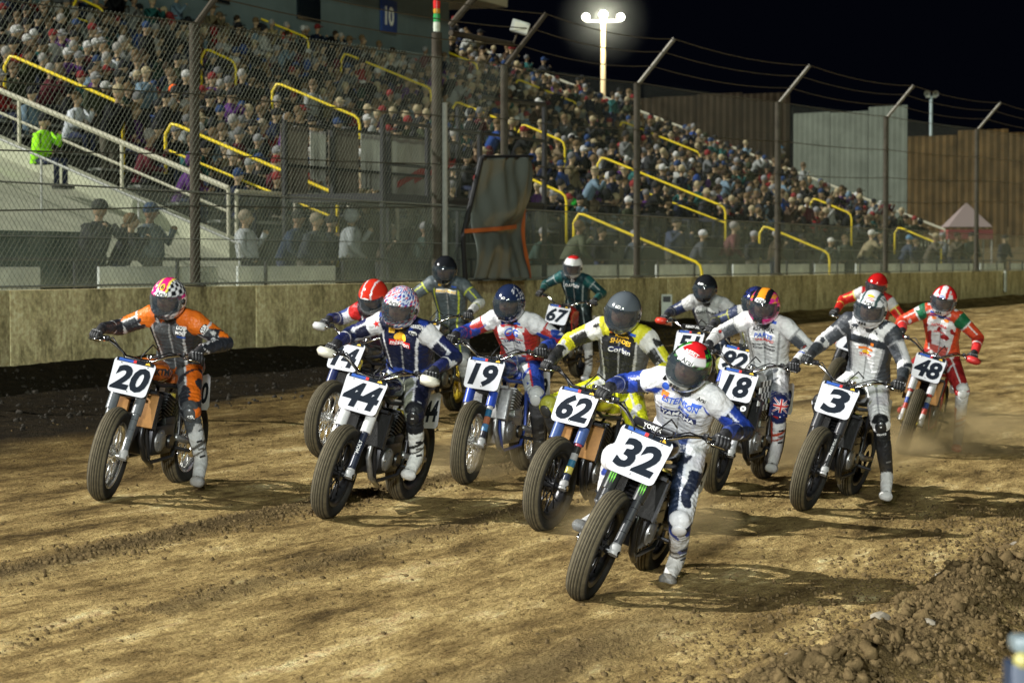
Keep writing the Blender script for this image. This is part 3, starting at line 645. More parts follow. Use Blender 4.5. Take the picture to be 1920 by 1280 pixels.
def person_mb(standing, jack, hat, skin, rg, lo=False):
    q = MB(); n = 6 if lo else 9; J = jack; tr = rg.choice([(.02, .025, .05), (.02, .02, .022), (.06, .055, .04)]); hair = rg.choice([(.03, .02, .012), (.12, .08, .04), (.2, .17, .12), (.25, .24, .22)])
    tw = rg.uniform(-.3, .3); lean = rg.uniform(-.05, .22)
    sh = 1.38 if standing else .98; hp = .92 if standing else .47; hx = 0 if standing else -.12
    # torso: one loft
    zz = [(0, .18, .85), (.12, .195, .8), (.3, .21, .75), (.43, .225, .66), (.51, .17, .66), (.56, .08, .9)]
    pts = []; fs = []; k0 = (sh - hp) / .5
    for h, r, fl in zz:
        for k in range(n):
            a_ = 2 * math.pi * k / n; pts.append((hx + lean * h * 2 + r * fl * math.cos(a_), r * math.sin(a_) * (1 if h else .95), hp - .03 + h * k0))
    for i in range(len(zz) - 1):
        for k in range(n): fs.append((i * n + k, i * n + (k + 1) % n, (i + 1) * n + (k + 1) % n, (i + 1) * n + k))
    q.add(pts, fs, J)
    hc = Vector((hx + lean + .02, 0, sh + .19))
    q.tube([(hx + lean, 0, sh + .02), hc], [.05, .045], 6, False, skin)
    q.ball(hc, (.095, .078, .115), 8 if not lo else 6, 6 if not lo else 5, skin)
    if not lo: q.ball(hc + Vector((.095, 0, -.01)), (.02, .014, .022), 5, 4, skin)
    if hat == 'hood': q.ball(hc + Vector((-.018, 0, .02)), (.115, .12, .145), 8, 6, J)
    elif hat is None: q.ball(hc + Vector((-.018, 0, .040)), (.105, .095, .110), 8, 6, hair)
    else:
        q.ball(hc + Vector((-.004, 0, .048)), (.108, .096, .102), 8, 6, hat)
        if rg.random() < .7: q.box(hc + Vector((.13, 0, .045)), (.11, .14, .018), col=hat)
    for s in (-1, 1):
        S = Vector((hx + lean, s * .19, sh - .04)); m_ = rg.random()
        if standing and m_ < .6: E = S + Vector((.02, s * .07, -.29)); Hn = E + Vector((.16, -s * .08, -.16))
        elif standing: E = S + Vector((.14, s * .08, -.2)); Hn = E + Vector((.12, -s * .12, .2))
        elif m_ < .7: E = S + Vector((.06, s * .06, -.27)); Hn = E + Vector((.22, -s * .10, -.04))
        else: E = S + Vector((.18, s * .04, -.16)); Hn = E + Vector((.08, -s * .12, .18))
        q.tube([S, E, Hn], [.075, .062, .045], 6 if not lo else 5, True, J); q.ball(Hn, (.045, .035, .04), 6, 4, skin)
        if standing: q.tube([(0, s * .09, hp + .02), (.01, s * .10, .48), (-.01, s * .11, .05)], [.095, .065, .05], 6, True, tr); q.box((.05, s * .11, .035), (.25, .09, .07), col=(.02, .02, .02))
        else: q.tube([(hx, s * .09, hp + .02), (hx + .44, s * .13, hp + .02), (hx + .44, s * .13, .06)], [.085, .065, .05], 6 if not lo else 5, True, tr); q.box((hx + .49, s * .13, .035), (.24, .085, .07), col=(.02, .02, .02))
    return q
LOOK = {}
def look(jn, hn, jack, hat, standing, v):
    k = (jn, hn, standing, v)
    if k not in LOOK: LOOK[k] = person_mb(standing, jack, hat, SKIN[v % 4], random.Random(str(k))).mesh('person', crowd_m, True, None, True)
    return LOOK[k]
FACE = math.atan2(-SN, CS)
seats = []
special = [(350, 195, 'orange', (.75, .12, .02), 'hood up', 'hood', 'spectator in a bright orange hooded jacket left of the thick fence post'),
           (60, 238, 'neon green', (.30, .75, .02), 'black cap', (.015, .015, .017), 'spectator in a neon green jacket near the left edge of the stand'),
           (137, 205, 'white', (.45, .48, .50), 'bare head', None, 'spectator with fair hair in a white jacket at the left edge of the stand'),
           (1115, 240, 'pink', (.8, .01, .25), 'pink hood', 'hood', 'spectator with a bright pink hood high in the right crowd'),
           (1500, 398, 'yellow vest', (.45, .72, .02), 'white cap', (.5, .5, .48), 'steward in a neon yellow safety vest low on the right of the stand'),
           (1087, 378, 'green', (.02, .42, .04), 'black cap', (.02, .02, .02), 'spectator in a bright green shirt low in the middle of the stand'),
           (890, 148, 'green', (.03, .35, .05), 'bare head', None, 'spectator in a green shirt below the yellow handrail by the blue wall'),
           (858, 145, 'blue', (.02, .08, .5), 'bare head', None, 'spectator in a royal blue shirt near the signal pole'),
           (1430, 300, 'olive green', (.05, .06, .03), 'light blue cap', (.08, .25, .45), 'standing spectator with a light blue cap beside the sloping right handrail'),
           (620, 290, 'charcoal', (.04, .042, .045), 'white beanie', (.5, .5, .5), 'spectator in a white knitted beanie just left of the flag platform'),
           (462, 330, 'dark', (.02, .02, .02), 'grey hood', (.22, .23, .22), 'spectator with a pale grey knitted hat in the lowest row on the left')]
spec = []
for (px, py, jn, jc, hn, hc, lab) in special:
    t, s = stand_hit(px, py, .75); i = max(0, min(26, round((s - 4.55) / ROWD))); spec.append((i, t, jn, jc, hn, hc, lab))
for i, (s, z) in enumerate(rows):
    t = (T0 if s < 18.3 else 57.) + .7 + rnd.random() * .4
    while t < T1 - .8:
        p = wp(t, s + .58, z); px, py = proj(p + Vector((0, 0, .9)))
        blocked = any(abs(t - a_[0]) < .48 and a_[1] - .6 < s < a_[2] + 2.5 for a_ in aisles) or any(si[0] == i and abs(si[1] - t) < .42 for si in spec)
        dens = .93 if px < 1500 else .80
        if i == 0 and px > 1500: dens = .6
        if -40 < px < 1960 and py > -50 and not blocked and rnd.random() < dens: seats.append((p.y, p, i))
        t += .53 + rnd.random() * .16 + (.7 if rnd.random() < .05 else 0)
grp = 'spectators seated in the grandstand'
for (i, t, jn, jc, hn, hc, lab) in spec:
    s, z = rows[i]; o = link('person', look(jn, hn, jc, hc, 'standing' in lab, 1)); o.location = wp(t, s + .58 - (.2 if 'standing' in lab else 0), z); o.rotation_euler.z = FACE
    tag(o, lab, 'person', grp)
seats.sort(key=lambda a: a[0])
ORD = ['front', 'second', 'third', 'fourth', 'fifth', 'sixth', 'seventh', 'eighth', 'ninth', 'tenth'] + ['high'] * 20
ZONES = [(120, 'at left edge'), (260, 'left of orange hood'), (385, 'left of thick post'), (500, 'right of thick post'), (640, 'left of flag platform'), (840, 'above flag platform'), (960, 'right of signal pole'), (1080, 'by tarpaulin'), (1210, 'above rider 67'), (3000, 'in right half')]
rg = random.Random(21)
far = MB(); FV = []; FF = []; FC = []; off_ = 0
lowcache = [person_mb(k % 9 == 8, (.5, .5, .5), h, (.9, .9, .9), random.Random(k), True) for k, h in enumerate([None, (.7, .7, .7), None, (.6, .6, .6), 'hood', (.8, .8, .8)] * 3)]
for n_, (yy, p, i) in enumerate(seats):
    jn, jc = rg.choice(JACK); hn, hc = rg.choice(HATS); st_up = rg.random() < .05
    if n_ < 270:
        v = rg.randrange(2); o = link('person', look(jn, hn, jc, hc, st_up, v)); o.location = p - Vector((0, 0, 0)); o.rotation_euler.z = FACE + rg.uniform(-.35, .35)
        sc_ = rg.uniform(1.0, 1.14); o.scale = (sc_,) * 3
        px_ = proj(p)[0]; zone = next(nm for lim, nm in ZONES if px_ < lim)
        tag(o, '%s fan in %s jacket with %s, %s row, %s' % ('standing' if st_up else 'seated', jn, hn, ORD[i], zone), 'person', grp)
    else:
        k = rg.randrange(18); B = lowcache[k] if not st_up else lowcache[k]
        V_ = np.array(B.v) * rg.uniform(1.0, 1.16); a_ = FACE + rg.uniform(-.4, .4)
        if rg.random() < .07: V_[:, 2] += .35
        x = V_[:, 0] * math.cos(a_) - V_[:, 1] * math.sin(a_) + p.x; y = V_[:, 0] * math.sin(a_) + V_[:, 1] * math.cos(a_) + p.y
        FV.append(np.stack([x, y, V_[:, 2] + p.z], 1)); C_ = np.array(B.c)
        sk = np.array(rg.choice(SKIN)); hcol = np.array(hc if isinstance(hc, tuple) else rg.choice([(.03, .02, .012), (.12, .08, .04), (.3, .25, .15)]))
        newc = C_.copy(); newc[np.isclose(C_[:, 0], .9)] = sk; newc[np.isclose(C_[:, 0], .5)] = jc
        hm = np.isin(np.round(C_[:, 0], 2), [.7, .6, .8, .03, .12, .2, .25]) & ~np.isclose(C_[:, 0], .9); newc[hm] = hcol
        FC.append(newc); FF += [tuple(j + off_ for j in f) for f in B.f]; off_ += len(V_)
far.v = np.concatenate(FV).tolist(); far.f = FF; far.c = np.concatenate(FC).tolist()
o = far.build('distant_crowd', crowd_m, smooth=True, vcol=True); tag(o, 'dense crowd of seated spectators filling the upper rows of the grandstand', None, None, 'stuff')
print('seats', len(seats))
# people on the walkway and at the top
WALK = [(170, 372, 1.6, 'black', (.015, .015, .017), 'black beanie', (.02, .02, .02), 'person in a black jacket and black beanie standing at the rail on the far left'),
        (222, 398, 1.7, 'black', (.012, .012, .014), 'long hair', None, 'person with brown hair in a black jacket beside the black beanie on the left'),
        (286, 378, 1.4, 'slate', (.07, .09, .10), 'navy cap', (.03, .05, .09), 'person in a slate grey coat and navy cap leaning near the thick fence post'),
        (466, 392, 2.2, 'pale grey', (.30, .32, .32), 'bare head', None, 'person in a pale grey hoodie behind the screen right of the thick fence post'),
        (655, 388, 1.6, 'grey', (.22, .24, .24), 'hood up', 'hood', 'person in a grey hooded top behind the screen left of the signal pole'),
        (1000, 425, 1.5, 'dark green', (.03, .05, .04), 'grey beanie', (.2, .2, .2), 'person in a dark coat standing right of the black tarpaulin'),
        (1064, 412, 1.7, 'olive green', (.07, .08, .05), 'long hair', None, 'long haired person in an olive coat behind the number 67 rider'),
        (1300, 430, 2.4, 'charcoal', (.05, .055, .06), 'white cap', (.5, .5, .5), 'person in a charcoal jacket near the foot of the long yellow handrail'),
        (1262, 405, 2.5, 'navy blue', (.03, .04, .07), 'black cap', (.02, .02, .02), 'person in a navy jacket and cap at the walkway in the middle right'),
        (1360, 408, 2.8, 'maroon', (.10, .04, .04), 'bare head', None, 'person in a maroon jacket at the walkway right of the middle stairs'),
        (1410, 432, 1.6, 'black', (.015, .016, .02), 'grey cap', (.25, .25, .25), 'person in black with a grey cap standing left of the arched yellow handrail'),
        (1545, 445, 2.2, 'charcoal', (.04, .05, .04), 'white cap', (.45, .45, .4), 'person in a charcoal coat standing right of the arched yellow handrail'),
        (1580, 440, 2.6, 'olive green', (.06, .07, .05), 'bare head', None, 'person in an olive jacket near the pale fence post on the right'),
        (1618, 430, 2.4, 'tan', (.2, .17, .1), 'white cap', (.5, .5, .45), 'person in a tan jacket just left of the pale fence post'),
        (1785, 415, 2.0, 'brown', (.07, .06, .04), 'bare head', None, 'person in a brown jacket standing by the canopy on the right'),
        (1810, 425, 1.6, 'dark green', (.03, .04, .03), 'black cap', (.02, .02, .02), 'person in a dark green jacket in front of the canopy'),
        (1768, 425, 2.6, 'grey', (.10, .11, .11), 'grey cap', (.2, .2, .2), 'person in a grey jacket left of the canopy'),
        (1878, 425, 2.0, 'black', (.02, .02, .022), 'black cap', (.02, .02, .02), 'person in a black jacket standing alone at the right edge'),
        (535, 392, 2.4, 'navy blue', (.02, .03, .05), 'black cap', (.02, .02, .02), 'person in a dark navy jacket behind the screen between the hoodies'),
        (575, 398, 1.8, 'charcoal', (.03, .035, .04), 'bare head', None, 'person in a charcoal jacket behind the screen, left of the grey hooded top'),
        (612, 402, 2.6, 'black', (.012, .012, .014), 'black beanie', (.02, .02, .02), 'person in black close beside the grey hooded top'),
        (720, 420, 2.8, 'brown', (.06, .045, .03), 'bare head', None, 'person in a brown jacket under the left half of the flag platform'),
        (790, 415, 2.9, 'dark green', (.02, .035, .03), 'grey cap', (.2, .2, .2), 'person in a dark green coat under the flag platform by the signal pole'),
        (1128, 425, 2.2, 'black', (.015, .015, .018), 'bare head', None, 'person in a black jacket left of the middle stairs'),
        (1180, 430, 1.7, 'slate', (.05, .06, .07), 'grey cap', (.2, .2, .2), 'person in a slate jacket beside the brown fence post by the middle stairs'),
        (1450, 430, 2.6, 'brown', (.07, .05, .03), 'bare head', None, 'person in a brown jacket behind the arched yellow handrail'),
        (1500, 438, 2.0, 'black', (.02, .02, .02), 'black cap', (.02, .02, .02), 'person in black below the steward with the yellow vest'),
        (1650, 438, 2.0, 'black', (.015, .015, .015), 'bare head', None, 'person in black next to the pale fence post on the right'),
        (1690, 440, 2.4, 'navy blue', (.03, .04, .06), 'light blue cap', (.1, .2, .3), 'person in a navy jacket right of the pale fence post'),
        (1715, 448, 2.8, 'charcoal', (.05, .05, .05), 'bare head', None, 'person in a charcoal jacket by the lowest yellow handrail'),
        (1740, 436, 1.8, 'brown', (.08, .07, .05), 'tan cap', (.3, .25, .15), 'person in a brown jacket and tan cap below the lowest yellow handrail')]
for k, (px, py, s, jn, jc, hn, hc, lab) in enumerate(WALK):
    mm = (px - 960) / FPX; t = (5.95 + CS * s + mm * (28.1 + SN * s)) / (SN - CS * mm); p = wp(t, s, 1.05)
    H = proj(p + Vector((0, 0, 1.7)))[1]; zz = p.z; topz = at(px, py, p.y).z; scl = min(1.12, max(.9, (topz - p.z) / 1.72))
    o = link('person', look(jn + str(k), hn, jc, hc, True, k)); o.location = (p.x, p.y, topz - 1.72 * scl if abs(topz - 1.05 - 1.72) < .35 else 1.05); o.scale = (scl * 1.18, scl * 1.18, scl)
    if o.location.z > 1.1 or o.location.z < 1.0: o.location.z = 1.05
    o.rotation_euler.z = FACE + rnd.uniform(-.6, .6); tag(o, lab, 'person', 'people standing along the walkway')
hd_ = MB().box((0, 0, 0), (6.4, .05, 1.25), bev=.01).build('windbreak', mat('dark_green_cloth', (.012, .03, .02), .9, var=.4, vscale=2, spec=.1), W=Matrix.Translation(wp(2.2, 1.9, 1.68)) @ WROT)
tag(hd_, 'dark green cloth windbreak along the walkway at the far left', 'windbreak')
TOPP = [(510, 10, 'tan', (.25, .2, .1), 'person in a tan coat holding up a phone at the top of the stand'), (535, -20, 'red', (.4, .04, .02), 'person in a red jacket at the top of the stand'), (572, -10, 'navy blue', (.02, .02, .04), 'person in navy beside the red jacket at the top of the stand'),
        (620, 20, 'black', (.015, .015, .015), 'person in a black jacket at the left of the blue wall'), (637, 5, 'grey', (.2, .2, .2), 'person in a grey jacket in front of the blue wall, left part'), (680, 30, 'charcoal', (.04, .04, .04), 'person in a charcoal jacket before the blue wall'),
        (712, 45, 'grey', (.12, .15, .15), 'person in a slate jacket below the blue number board'), (875, 42, 'light blue', (.25, .32, .38), 'person in a pale checked shirt at the top right corner of the stand')]
for k, (px, py, jn, jc, lab) in enumerate(TOPP):
    mm = (px - 960) / FPX; s = 18.2 if px < 860 else 24; t = (5.95 + CS * s + mm * (28.1 + SN * s)) / (SN - CS * mm)
    o = link('person', look(jn + 't%d' % k, 'c', jc, None, True, k)); o.location = wp(min(t, T1 - .3), s, rows[17][1] if s < 20 else rows[25][1]); o.rotation_euler.z = FACE; tag(o, lab, 'person', 'people standing on the top row')
# ------------------------------------------------------------ motorcycles
rubber = mat('tyre_rubber', (.022, .021, .02), .8, var=.3, vscale=20, bump=.3, bscale=80)
m, nt, b = nodes_mat('dusty_tyre')      # rubber with tan dirt caught on the tread
ta = N(nt, 'ShaderNodeAttribute', attribute_name='Col'); tc = N(nt, 'ShaderNodeTexCoord'); n = noise(nt, tc.outputs['Object'], 30, 5)
c = mix(nt, .8, ta.outputs['Color'], ramp(nt, n, [(.3, (.35, .35, .35)), (.7, (.65, .65, .65))]), 'OVERLAY'); nt.links.new(c, b.inputs['Base Color']); b.inputs['Roughness'].default_value = .85; b.inputs['Specular IOR Level'].default_value = .15
tyre_m = m
silver = mat('polished_alloy', (.78, .78, .76), .22, .9); blackrim = mat('black_alloy', (.02, .02, .022), .3, .5); goldrim = mat('gold_alloy', (.55, .42, .04), .35, .6)
chrome = mat('chrome', (.7, .7, .7), .12, 1.); steel = mat('dark_steel', (.045, .045, .048), .32, .8, var=.4, vscale=20); alu = mat('cast_alloy', (.35, .35, .35), .42, .8, var=.4, vscale=30)
frame_b = mat('frame_black', (.012, .012, .014), .35, .2, spec=.3); carbon = mat('carbon_black', (.012, .013, .015), .3, coat=.3)
grip_m = mat('grip_rubber', (.02, .02, .02), .7); rustpanel = mat('copper_core', (.28, .13, .03), .55, .3, var=.3, vscale=20); rad_m = mat('radiator_core', (.018, .018, .018), .5, .6, bump=.8, bscale=300)
plate_m = mat('plate_white', (.56, .57, .62), .45); plate_ink = mat('plate_ink', (.008, .012, .02), .7, spec=.1); blue_ink = mat('plate_blue', (.02, .08, .35), .4); yel_ink = mat('logo_yellow', (.85, .5, .03), .5)
red_ink = mat('logo_red', (.6, .02, .02), .5); white_ink = mat('logo_white', (.8, .8, .8), .5); navy_ink = mat('logo_navy', (.02, .03, .12), .5); black_ink = mat('logo_black', (.012, .012, .014), .5)
green_ink = mat('logo_green', (.10, .42, .02), .5); orange_ink = mat('logo_orange', (.8, .2, .02), .5); bluel_ink = mat('logo_blue', (.03, .10, .5), .5)
MC = {}
def cached(key, fn):
    if key not in MC: MC[key] = fn()
    return MC[key]
def tyre():
    q = MB(); prof = [(.246, -.046), (.262, -.058), (.290, -.066), (.315, -.063)]
    col = [(.025, .024, .022)] * 4; tan = (.10, .085, .055); dk = (.016, .014, .011)
    for y in np.linspace(-.054, .054, 19):
        r = .350 - .030 * abs(y / .056) ** 2.2; prof.append((r, float(y))); col.append(tan)
        if any(abs(y - g) < .0035 for g in (-.036, -.018, 0, .018, .036)): prof[-1] = (r - .010, float(y)); col[-1] = dk
    prof += [(.315, .063), (.290, .066), (.262, .058), (.246, .046)]; col += [(.025, .024, .022)] * 4
    q.lathe(prof, 64, 'Y'); q.c = [c for c in col for _ in range(64)]; return q.mesh('tyre', tyre_m, True, None, True)
def rim(m):
    q = MB().lathe([(.212, -.030), (.222, -.040), (.252, -.048), (.256, -.042), (.256, .042), (.252, .048), (.222, .040), (.212, .030), (.208, 0)], 48, 'Y', closed=True)
    q.lathe([(.001, -.075), (.024, -.075), (.026, -.05), (.055, -.045), (.050, -.012), (.050, .012), (.055, .045), (.026, .05), (.024, .075), (.001, .075)], 20, 'Y'); return q.mesh('rim', m, 'auto')
def spoke(m):
    q = MB()
    for s in (-1, 1): q.tube([(s * .018, s * .022, .04), (s * .022, s * .016, .12), (s * .034, s * .006, .215)], [.0075, .006, .008], 6, flat=.8)
    return q.mesh('spoke', m, True)
def wheel(name, parent, M, m, rear=False, nsp=9):
    w_ = link(name, cached(('rim', m.name), lambda: rim(m)), parent, M)
    link('tyre', cached('tyre', tyre), w_)
    for k in range(nsp): link('spoke', cached(('spoke', m.name), lambda: spoke(m)), w_, Matrix.Rotation(2 * math.pi * k / nsp, 4, 'Y'))
    if rear:
        link('sprocket', cached('spr', lambda: MB().lathe([(.05, 0), (.105, 0), (.108, .003), (.105, .006), (.05, .006)], 30, 'Y', (0, -.085, 0), closed=True).mesh('sprocket', steel, 'auto')), w_)
        link('brake_disc', cached('disc', lambda: MB().lathe([(.07, 0), (.125, 0), (.125, .005), (.07, .005)], 30, 'Y', (0, .07, 0), closed=True).mesh('disc', chrome, 'auto')), w_)
    return w_
RK = R(24); HEADP = Vector((.375, 0, .90))
AX = Vector((-math.sin(RK), 0, math.cos(RK)))
def root_matrix(cpx, cpy, psi, lean):
    C = ground_at(cpx, cpy); C.z = float(zground(C.x, C.y)) + .0
    a_ = R(270 - psi); Rz = Matrix.Rotation(a_, 4, 'Z'); tilt = Matrix.Rotation(-.055, 4, Vector((SN, CS, 0)))
    return Matrix.Translation(C) @ Rz @ Matrix.Rotation(R(-lean), 4, 'X') @ Matrix.Translation((-.70, 0, -.008 + .03 * 0))
def steer_matrix(st): return Matrix.Translation(HEADP) @ Matrix.Rotation(R(st), 4, AX) @ Matrix.Translation(-HEADP)
def stickers(q, p0, p1, r, cols, n=10):     # coloured sleeve bands around a fork tube
    p0, p1 = Vector(p0), Vector(p1)
    for i, c in enumerate(cols):
        a_ = p0.lerp(p1, i / len(cols)); b_ = p0.lerp(p1, (i + .96) / len(cols)); q.tube([a_, b_], r, n, True, c)
    return q
sleeve_m = mat('fork_sleeve', (.5, .5, .5), .35, vcol=True, var=.15, vscale=60, coat=.3)
def make_bike(c):
    num = c['num']; Wd = root_matrix(*c['at']); S = steer_matrix(c.get('steer', 0))
    b = bpy.data.objects.new('motorcycle', None); COL.objects.link(b); b.matrix_world = Wd; tag(b, c['label'], 'motorcycle', 'flat track motorcycles racing in the pack')
    rm = {'s': silver, 'k': blackrim, 'g': goldrim}[c.get('rim', 'k')]
    fa = Vector((.70, 0, .348)); wheel('front_wheel', b, S @ Matrix.Translation(fa), rm); wheel('rear_wheel', b, Matrix.Translation((-.70, 0, .348)), rm, True)
    off = Vector((math.cos(RK), 0, math.sin(RK))) * .0
    cols = c.get('fork', [(.03, .03, .035)] * 4)
    fdir = (HEADP + Vector((.05, 0, .0)) - fa).normalized()
    top = fa + fdir * .70
    for s in (-1, 1):
        y = s * .098; P = lambda k: Vector((fa.x, y, fa.z)) + fdir * k
        f = MB().tube([P(.34), P(.72)], .031, 12).build('fork_tube', sleeve_m if False else steel, b, M=S, smooth='auto')
        q = stickers(MB(), P(.335), P(.60), .040, c.get('upper', cols[:2]), 14); q.build('fork_guard', sleeve_m, f, M=S, vcol=True)
        lw = MB(); stickers(lw, P(.0), P(.38), .0, []) ; lw.c = []
        lw.tube([P(-.02), P(.02), P(.05)], [.034, .037, .029], 12, True, (.35, .35, .35)); stickers(lw, P(.05), P(.37), .028, c.get('lower', cols)); lw.build('fork_leg', sleeve_m, b, M=S, vcol=True)
        MB().lathe([(.001, 0), (.022, 0), (.024, s * .012), (.001, s * .02)], 12, 'Y', (fa.x, s * .125, fa.z)).build('axle_cap', chrome, f, M=S)
    q = MB()
    for k in (.50 + .06, .71): p = fa + fdir * k; q.box(p, (.075, .27, .035), Matrix.Rotation(-RK, 3, 'Y'), bev=.01)
    q.build('triple_clamp', alu, b, M=S)
    MB().tube([fa + fdir * .52 - Vector((.05, 0, 0)), fa + fdir * .74 - Vector((.05, 0, 0))], .03, 12).build('steering_head', frame_b, b)
    bt = fa + fdir * .71
    gz_, gx = 1.11, .235
    path = [(gx - .02, .42, gz_), (gx + .04, .30, gz_ + .01), (gx + .10, .20, gz_ - .02), (bt.x + .0, .10, bt.z + .05), (bt.x, 0, bt.z + .045)]
    hb = MB().tube(path + [(x, -y, z) for x, y, z in path[:-1][::-1]], .0125, 8).build('handlebar', chrome if c.get('bar', 1) else frame_b, b, M=S, smooth=True)
    for s in (-1, 1):
        MB().tube([(gx - .035, s * .44, gz_), (gx + .02, s * .325, gz_ + .008)], .0185, 10).build('grip', grip_m, hb, M=S)
        MB().tube([(gx + .05, s * .30, gz_ + .0), (gx + .09, s * .33, gz_ - .01), (gx + .055, s * .43, gz_ - .015)], [.011, .008, .006], 6).build('lever', chrome, hb, M=S, smooth=True)
        MB().box((gx + .045, s * .295, gz_ + .01), (.04, .03, .04), bev=.006).build('control_clamp', frame_b, hb, M=S)
        if c.get('guard'):
            q = MB(); vs = []
            g = [(.06, .33), (.10, .35), (.115, .40), (.10, .45), (.06, .48)]
            for k, (dx, y) in enumerate(g):
                h = [.018, .034, .038, .034, .016][k]
                for dz, dx2 in ((-h, -.012), (0, .008), (h, -.012)): vs.append((gx + dx + dx2, s * y, gz_ + dz - .01))
            fsq = [(3 * i + j, 3 * i + j + 1, 3 * i + j + 4, 3 * i + j + 3) for i in range(4) for j in range(2)]; q.add(vs, fsq)
            o = q.build('hand_guard', mat('guard_' + c['num'], c['guard'], .4), hb, M=S, smooth=True); md = o.modifiers.new('t', 'SOLIDIFY'); md.thickness = .004; MC['g'] = 1
    if c.get('pad'):
        q = MB().box((bt.x + .005, 0, bt.z + .09), (.05, .26, .045), bev=.012).build('bar_pad', frame_b, hb, M=S)
        decal('lettering', text_mesh(c['pad'], .036, white_ink, bold=.02), S @ axes((bt.x + .033, 0, bt.z + .09), (1, 0, .1), (0, 0, 1)), q)
    q = MB()
    for s, bend in ((-1, .04), (1, .02), (.4, .05)): q.tube([(gx + .06, s * .29, gz_ - .0), (gx + .17, s * .22, gz_ + bend), (bt.x + .10, s * .10, bt.z + .07 + bend * .3), (bt.x - .0, s * .04, bt.z - .12)], .0055, 5)
    q.build('cable', frame_b, b, M=S, smooth=True)
    # number plate
    pc = fa + fdir * .60 + Vector((.085, 0, .02)); N_ = Vector((math.cos(RK + .02), 0, math.sin(RK + .02)))
    F = S @ axes(pc, N_, (0, 0, 1)); PW, PH = c.get('plate', (.315, .275))
    hw, hh, r = PW / 2, PH / 2, .035; pts = []
    for cx_, cy_, a0, tp_x in ((hw - r, hh - r, 0, 1), (-hw + r, hh - r, 90, 1), (-hw * .93 + r, -hh + r, 180, 1), (hw * .93 - r, -hh + r, 270, 1)):
        for k in range(5): an = R(a0 + 22.5 * k); pts.append((cx_ + r * math.cos(an), cy_ + r * math.sin(an)))
    pl = link('number_plate', cached(('plate', PW, PH), lambda: poly_mesh(pts, plate_m, .0025)), b, F)
    zt = .0035
    decal('plate_number', text_mesh(num, .27 if len(num) < 2 else .25, plate_ink, bold=.042, shear=.16, wide=1.02 if len(num) > 1 else 1.45), Matrix.Translation((0, -.012, zt)), pl)
    link('header_strip', cached(('hd', PW), lambda: poly_mesh(rect(PW * .9, .030), plate_ink)), pl, Matrix.Translation((0, hh - .0155, zt)))
    link('series_sticker', cached('ss', lambda: poly_mesh(rect(.11, .022), blue_ink)), pl, Matrix.Translation((-PW * .22, hh - .0155, zt + .0015)))
    link('red_sticker', cached('rs', lambda: poly_mesh(rect(.022, .022), red_ink)), pl, Matrix.Translation((-PW * .22 + .066, hh - .0155, zt + .0015)))
    link('yellow_sticker', cached('ys', lambda: poly_mesh([(-.02, -.008), (.02, -.008), (.012, .004), (0, .014), (-.012, .004)], yel_ink)), pl, Matrix.Translation((PW * .30, hh - .014, zt + .0015)))
    for x, y in ((-.10, hh - .04), (.10, hh - .04), (0, -hh + .025)): link('bolt', cached('bolt', lambda: MB().ball((0, 0, 0), (.006, .006, .003), 8, 4).mesh('bolt', chrome, True)), pl, Matrix.Translation((x, y, zt)))
    # frame, engine
    fm = mat('frame_' + num, c.get('frame', (.02, .02, .022)), .35, .3)
    q = MB()
    for s in (-1, 1):
        q.tube([(.36, s * .03, .92), (.30, s * .07, .72), (.27, s * .10, .42), (.20, s * .11, .26), (-.22, s * .11, .27), (-.30, s * .11, .45), (-.28, s * .10, .80)], .0155, 8)
        q.tube([(.35, s * .03, .95), (.15, s * .09, .84), (-.28, s * .10, .80), (-.62, s * .07, .86)], .0155, 8); q.tube([(-.30, s * .10, .52), (-.58, s * .07, .83)], .012, 8)
    q.build('frame', fm, b, smooth=True)
    q = MB()
    for s in (-1, 1): q.tube([(-.26, s * .10, .42), (-.45, s * .115, .38), (-.72, s * .11, .35)], [.03, .026, .022], 8)
    q.build('swingarm', alu, b, smooth=True); MB().lathe([(.03, 0), (.045, .01), (.03, .03)] * 6, 12, 'Z', (-.24, 0, .5)).build('shock', frame_b, b) if False else None
    MB().tube([(-.28, .0, .45), (-.33, 0, .74)], .035, 10).build('shock_absorber', mat('shock_yellow', (.5, .4, .05), .5), b)
    em = alu if c.get('engine') == 'alu' else steel
    en = MB().box((.02, 0, .42), (.42, .26, .24), bev=.05).box((-.14, 0, .50), (.20, .22, .18), bev=.04).build('engine', em, b)
    for s in (-1, 1):
        MB().lathe([(.001, s * .155), (.06, s * .155), (.085, s * .14), (.088, s * .12)], 20, 'Y', (.10, 0, .42)).build('engine_cover', alu if s > 0 else steel, en)
        MB().lathe([(.001, s * .145), (.05, s * .145), (.06, s * .12)], 16, 'Y', (-.10, 0, .40)).build('clutch_cover', steel, en)
        for k in range(5): MB().ball((.10 + .072 * math.cos(k * 1.257), s * .15, .42 + .072 * math.sin(k * 1.257)), .007, 6, 4).build('cover_bolt', chrome, en)
    q = MB()
    for k in range(8): q.box((.13 + k * .007, 0, .56 + k * .026), (.19 if k < 7 else .16, .20, .012), Matrix.Rotation(.25, 3, 'Y'), bev=.004)
    q.box((.155, 0, .66), (.13, .15, .22), Matrix.Rotation(.25, 3, 'Y'), bev=.02); q.build('cylinder', em, en)
    if c.get('twin', 1):
        q = MB()
        for k in range(8): q.box((-.10 - k * .009, 0, .56 + k * .024), (.17, .18, .012), Matrix.Rotation(-.4, 3, 'Y'), bev=.004)
        q.box((-.13, 0, .64), (.12, .14, .2), Matrix.Rotation(-.4, 3, 'Y'), bev=.02); q.build('cylinder', em, en)
    # radiator, side panels
    rc = {'k': rad_m, 'o': rustpanel, 's': alu}[c.get('radiator', 'k')]
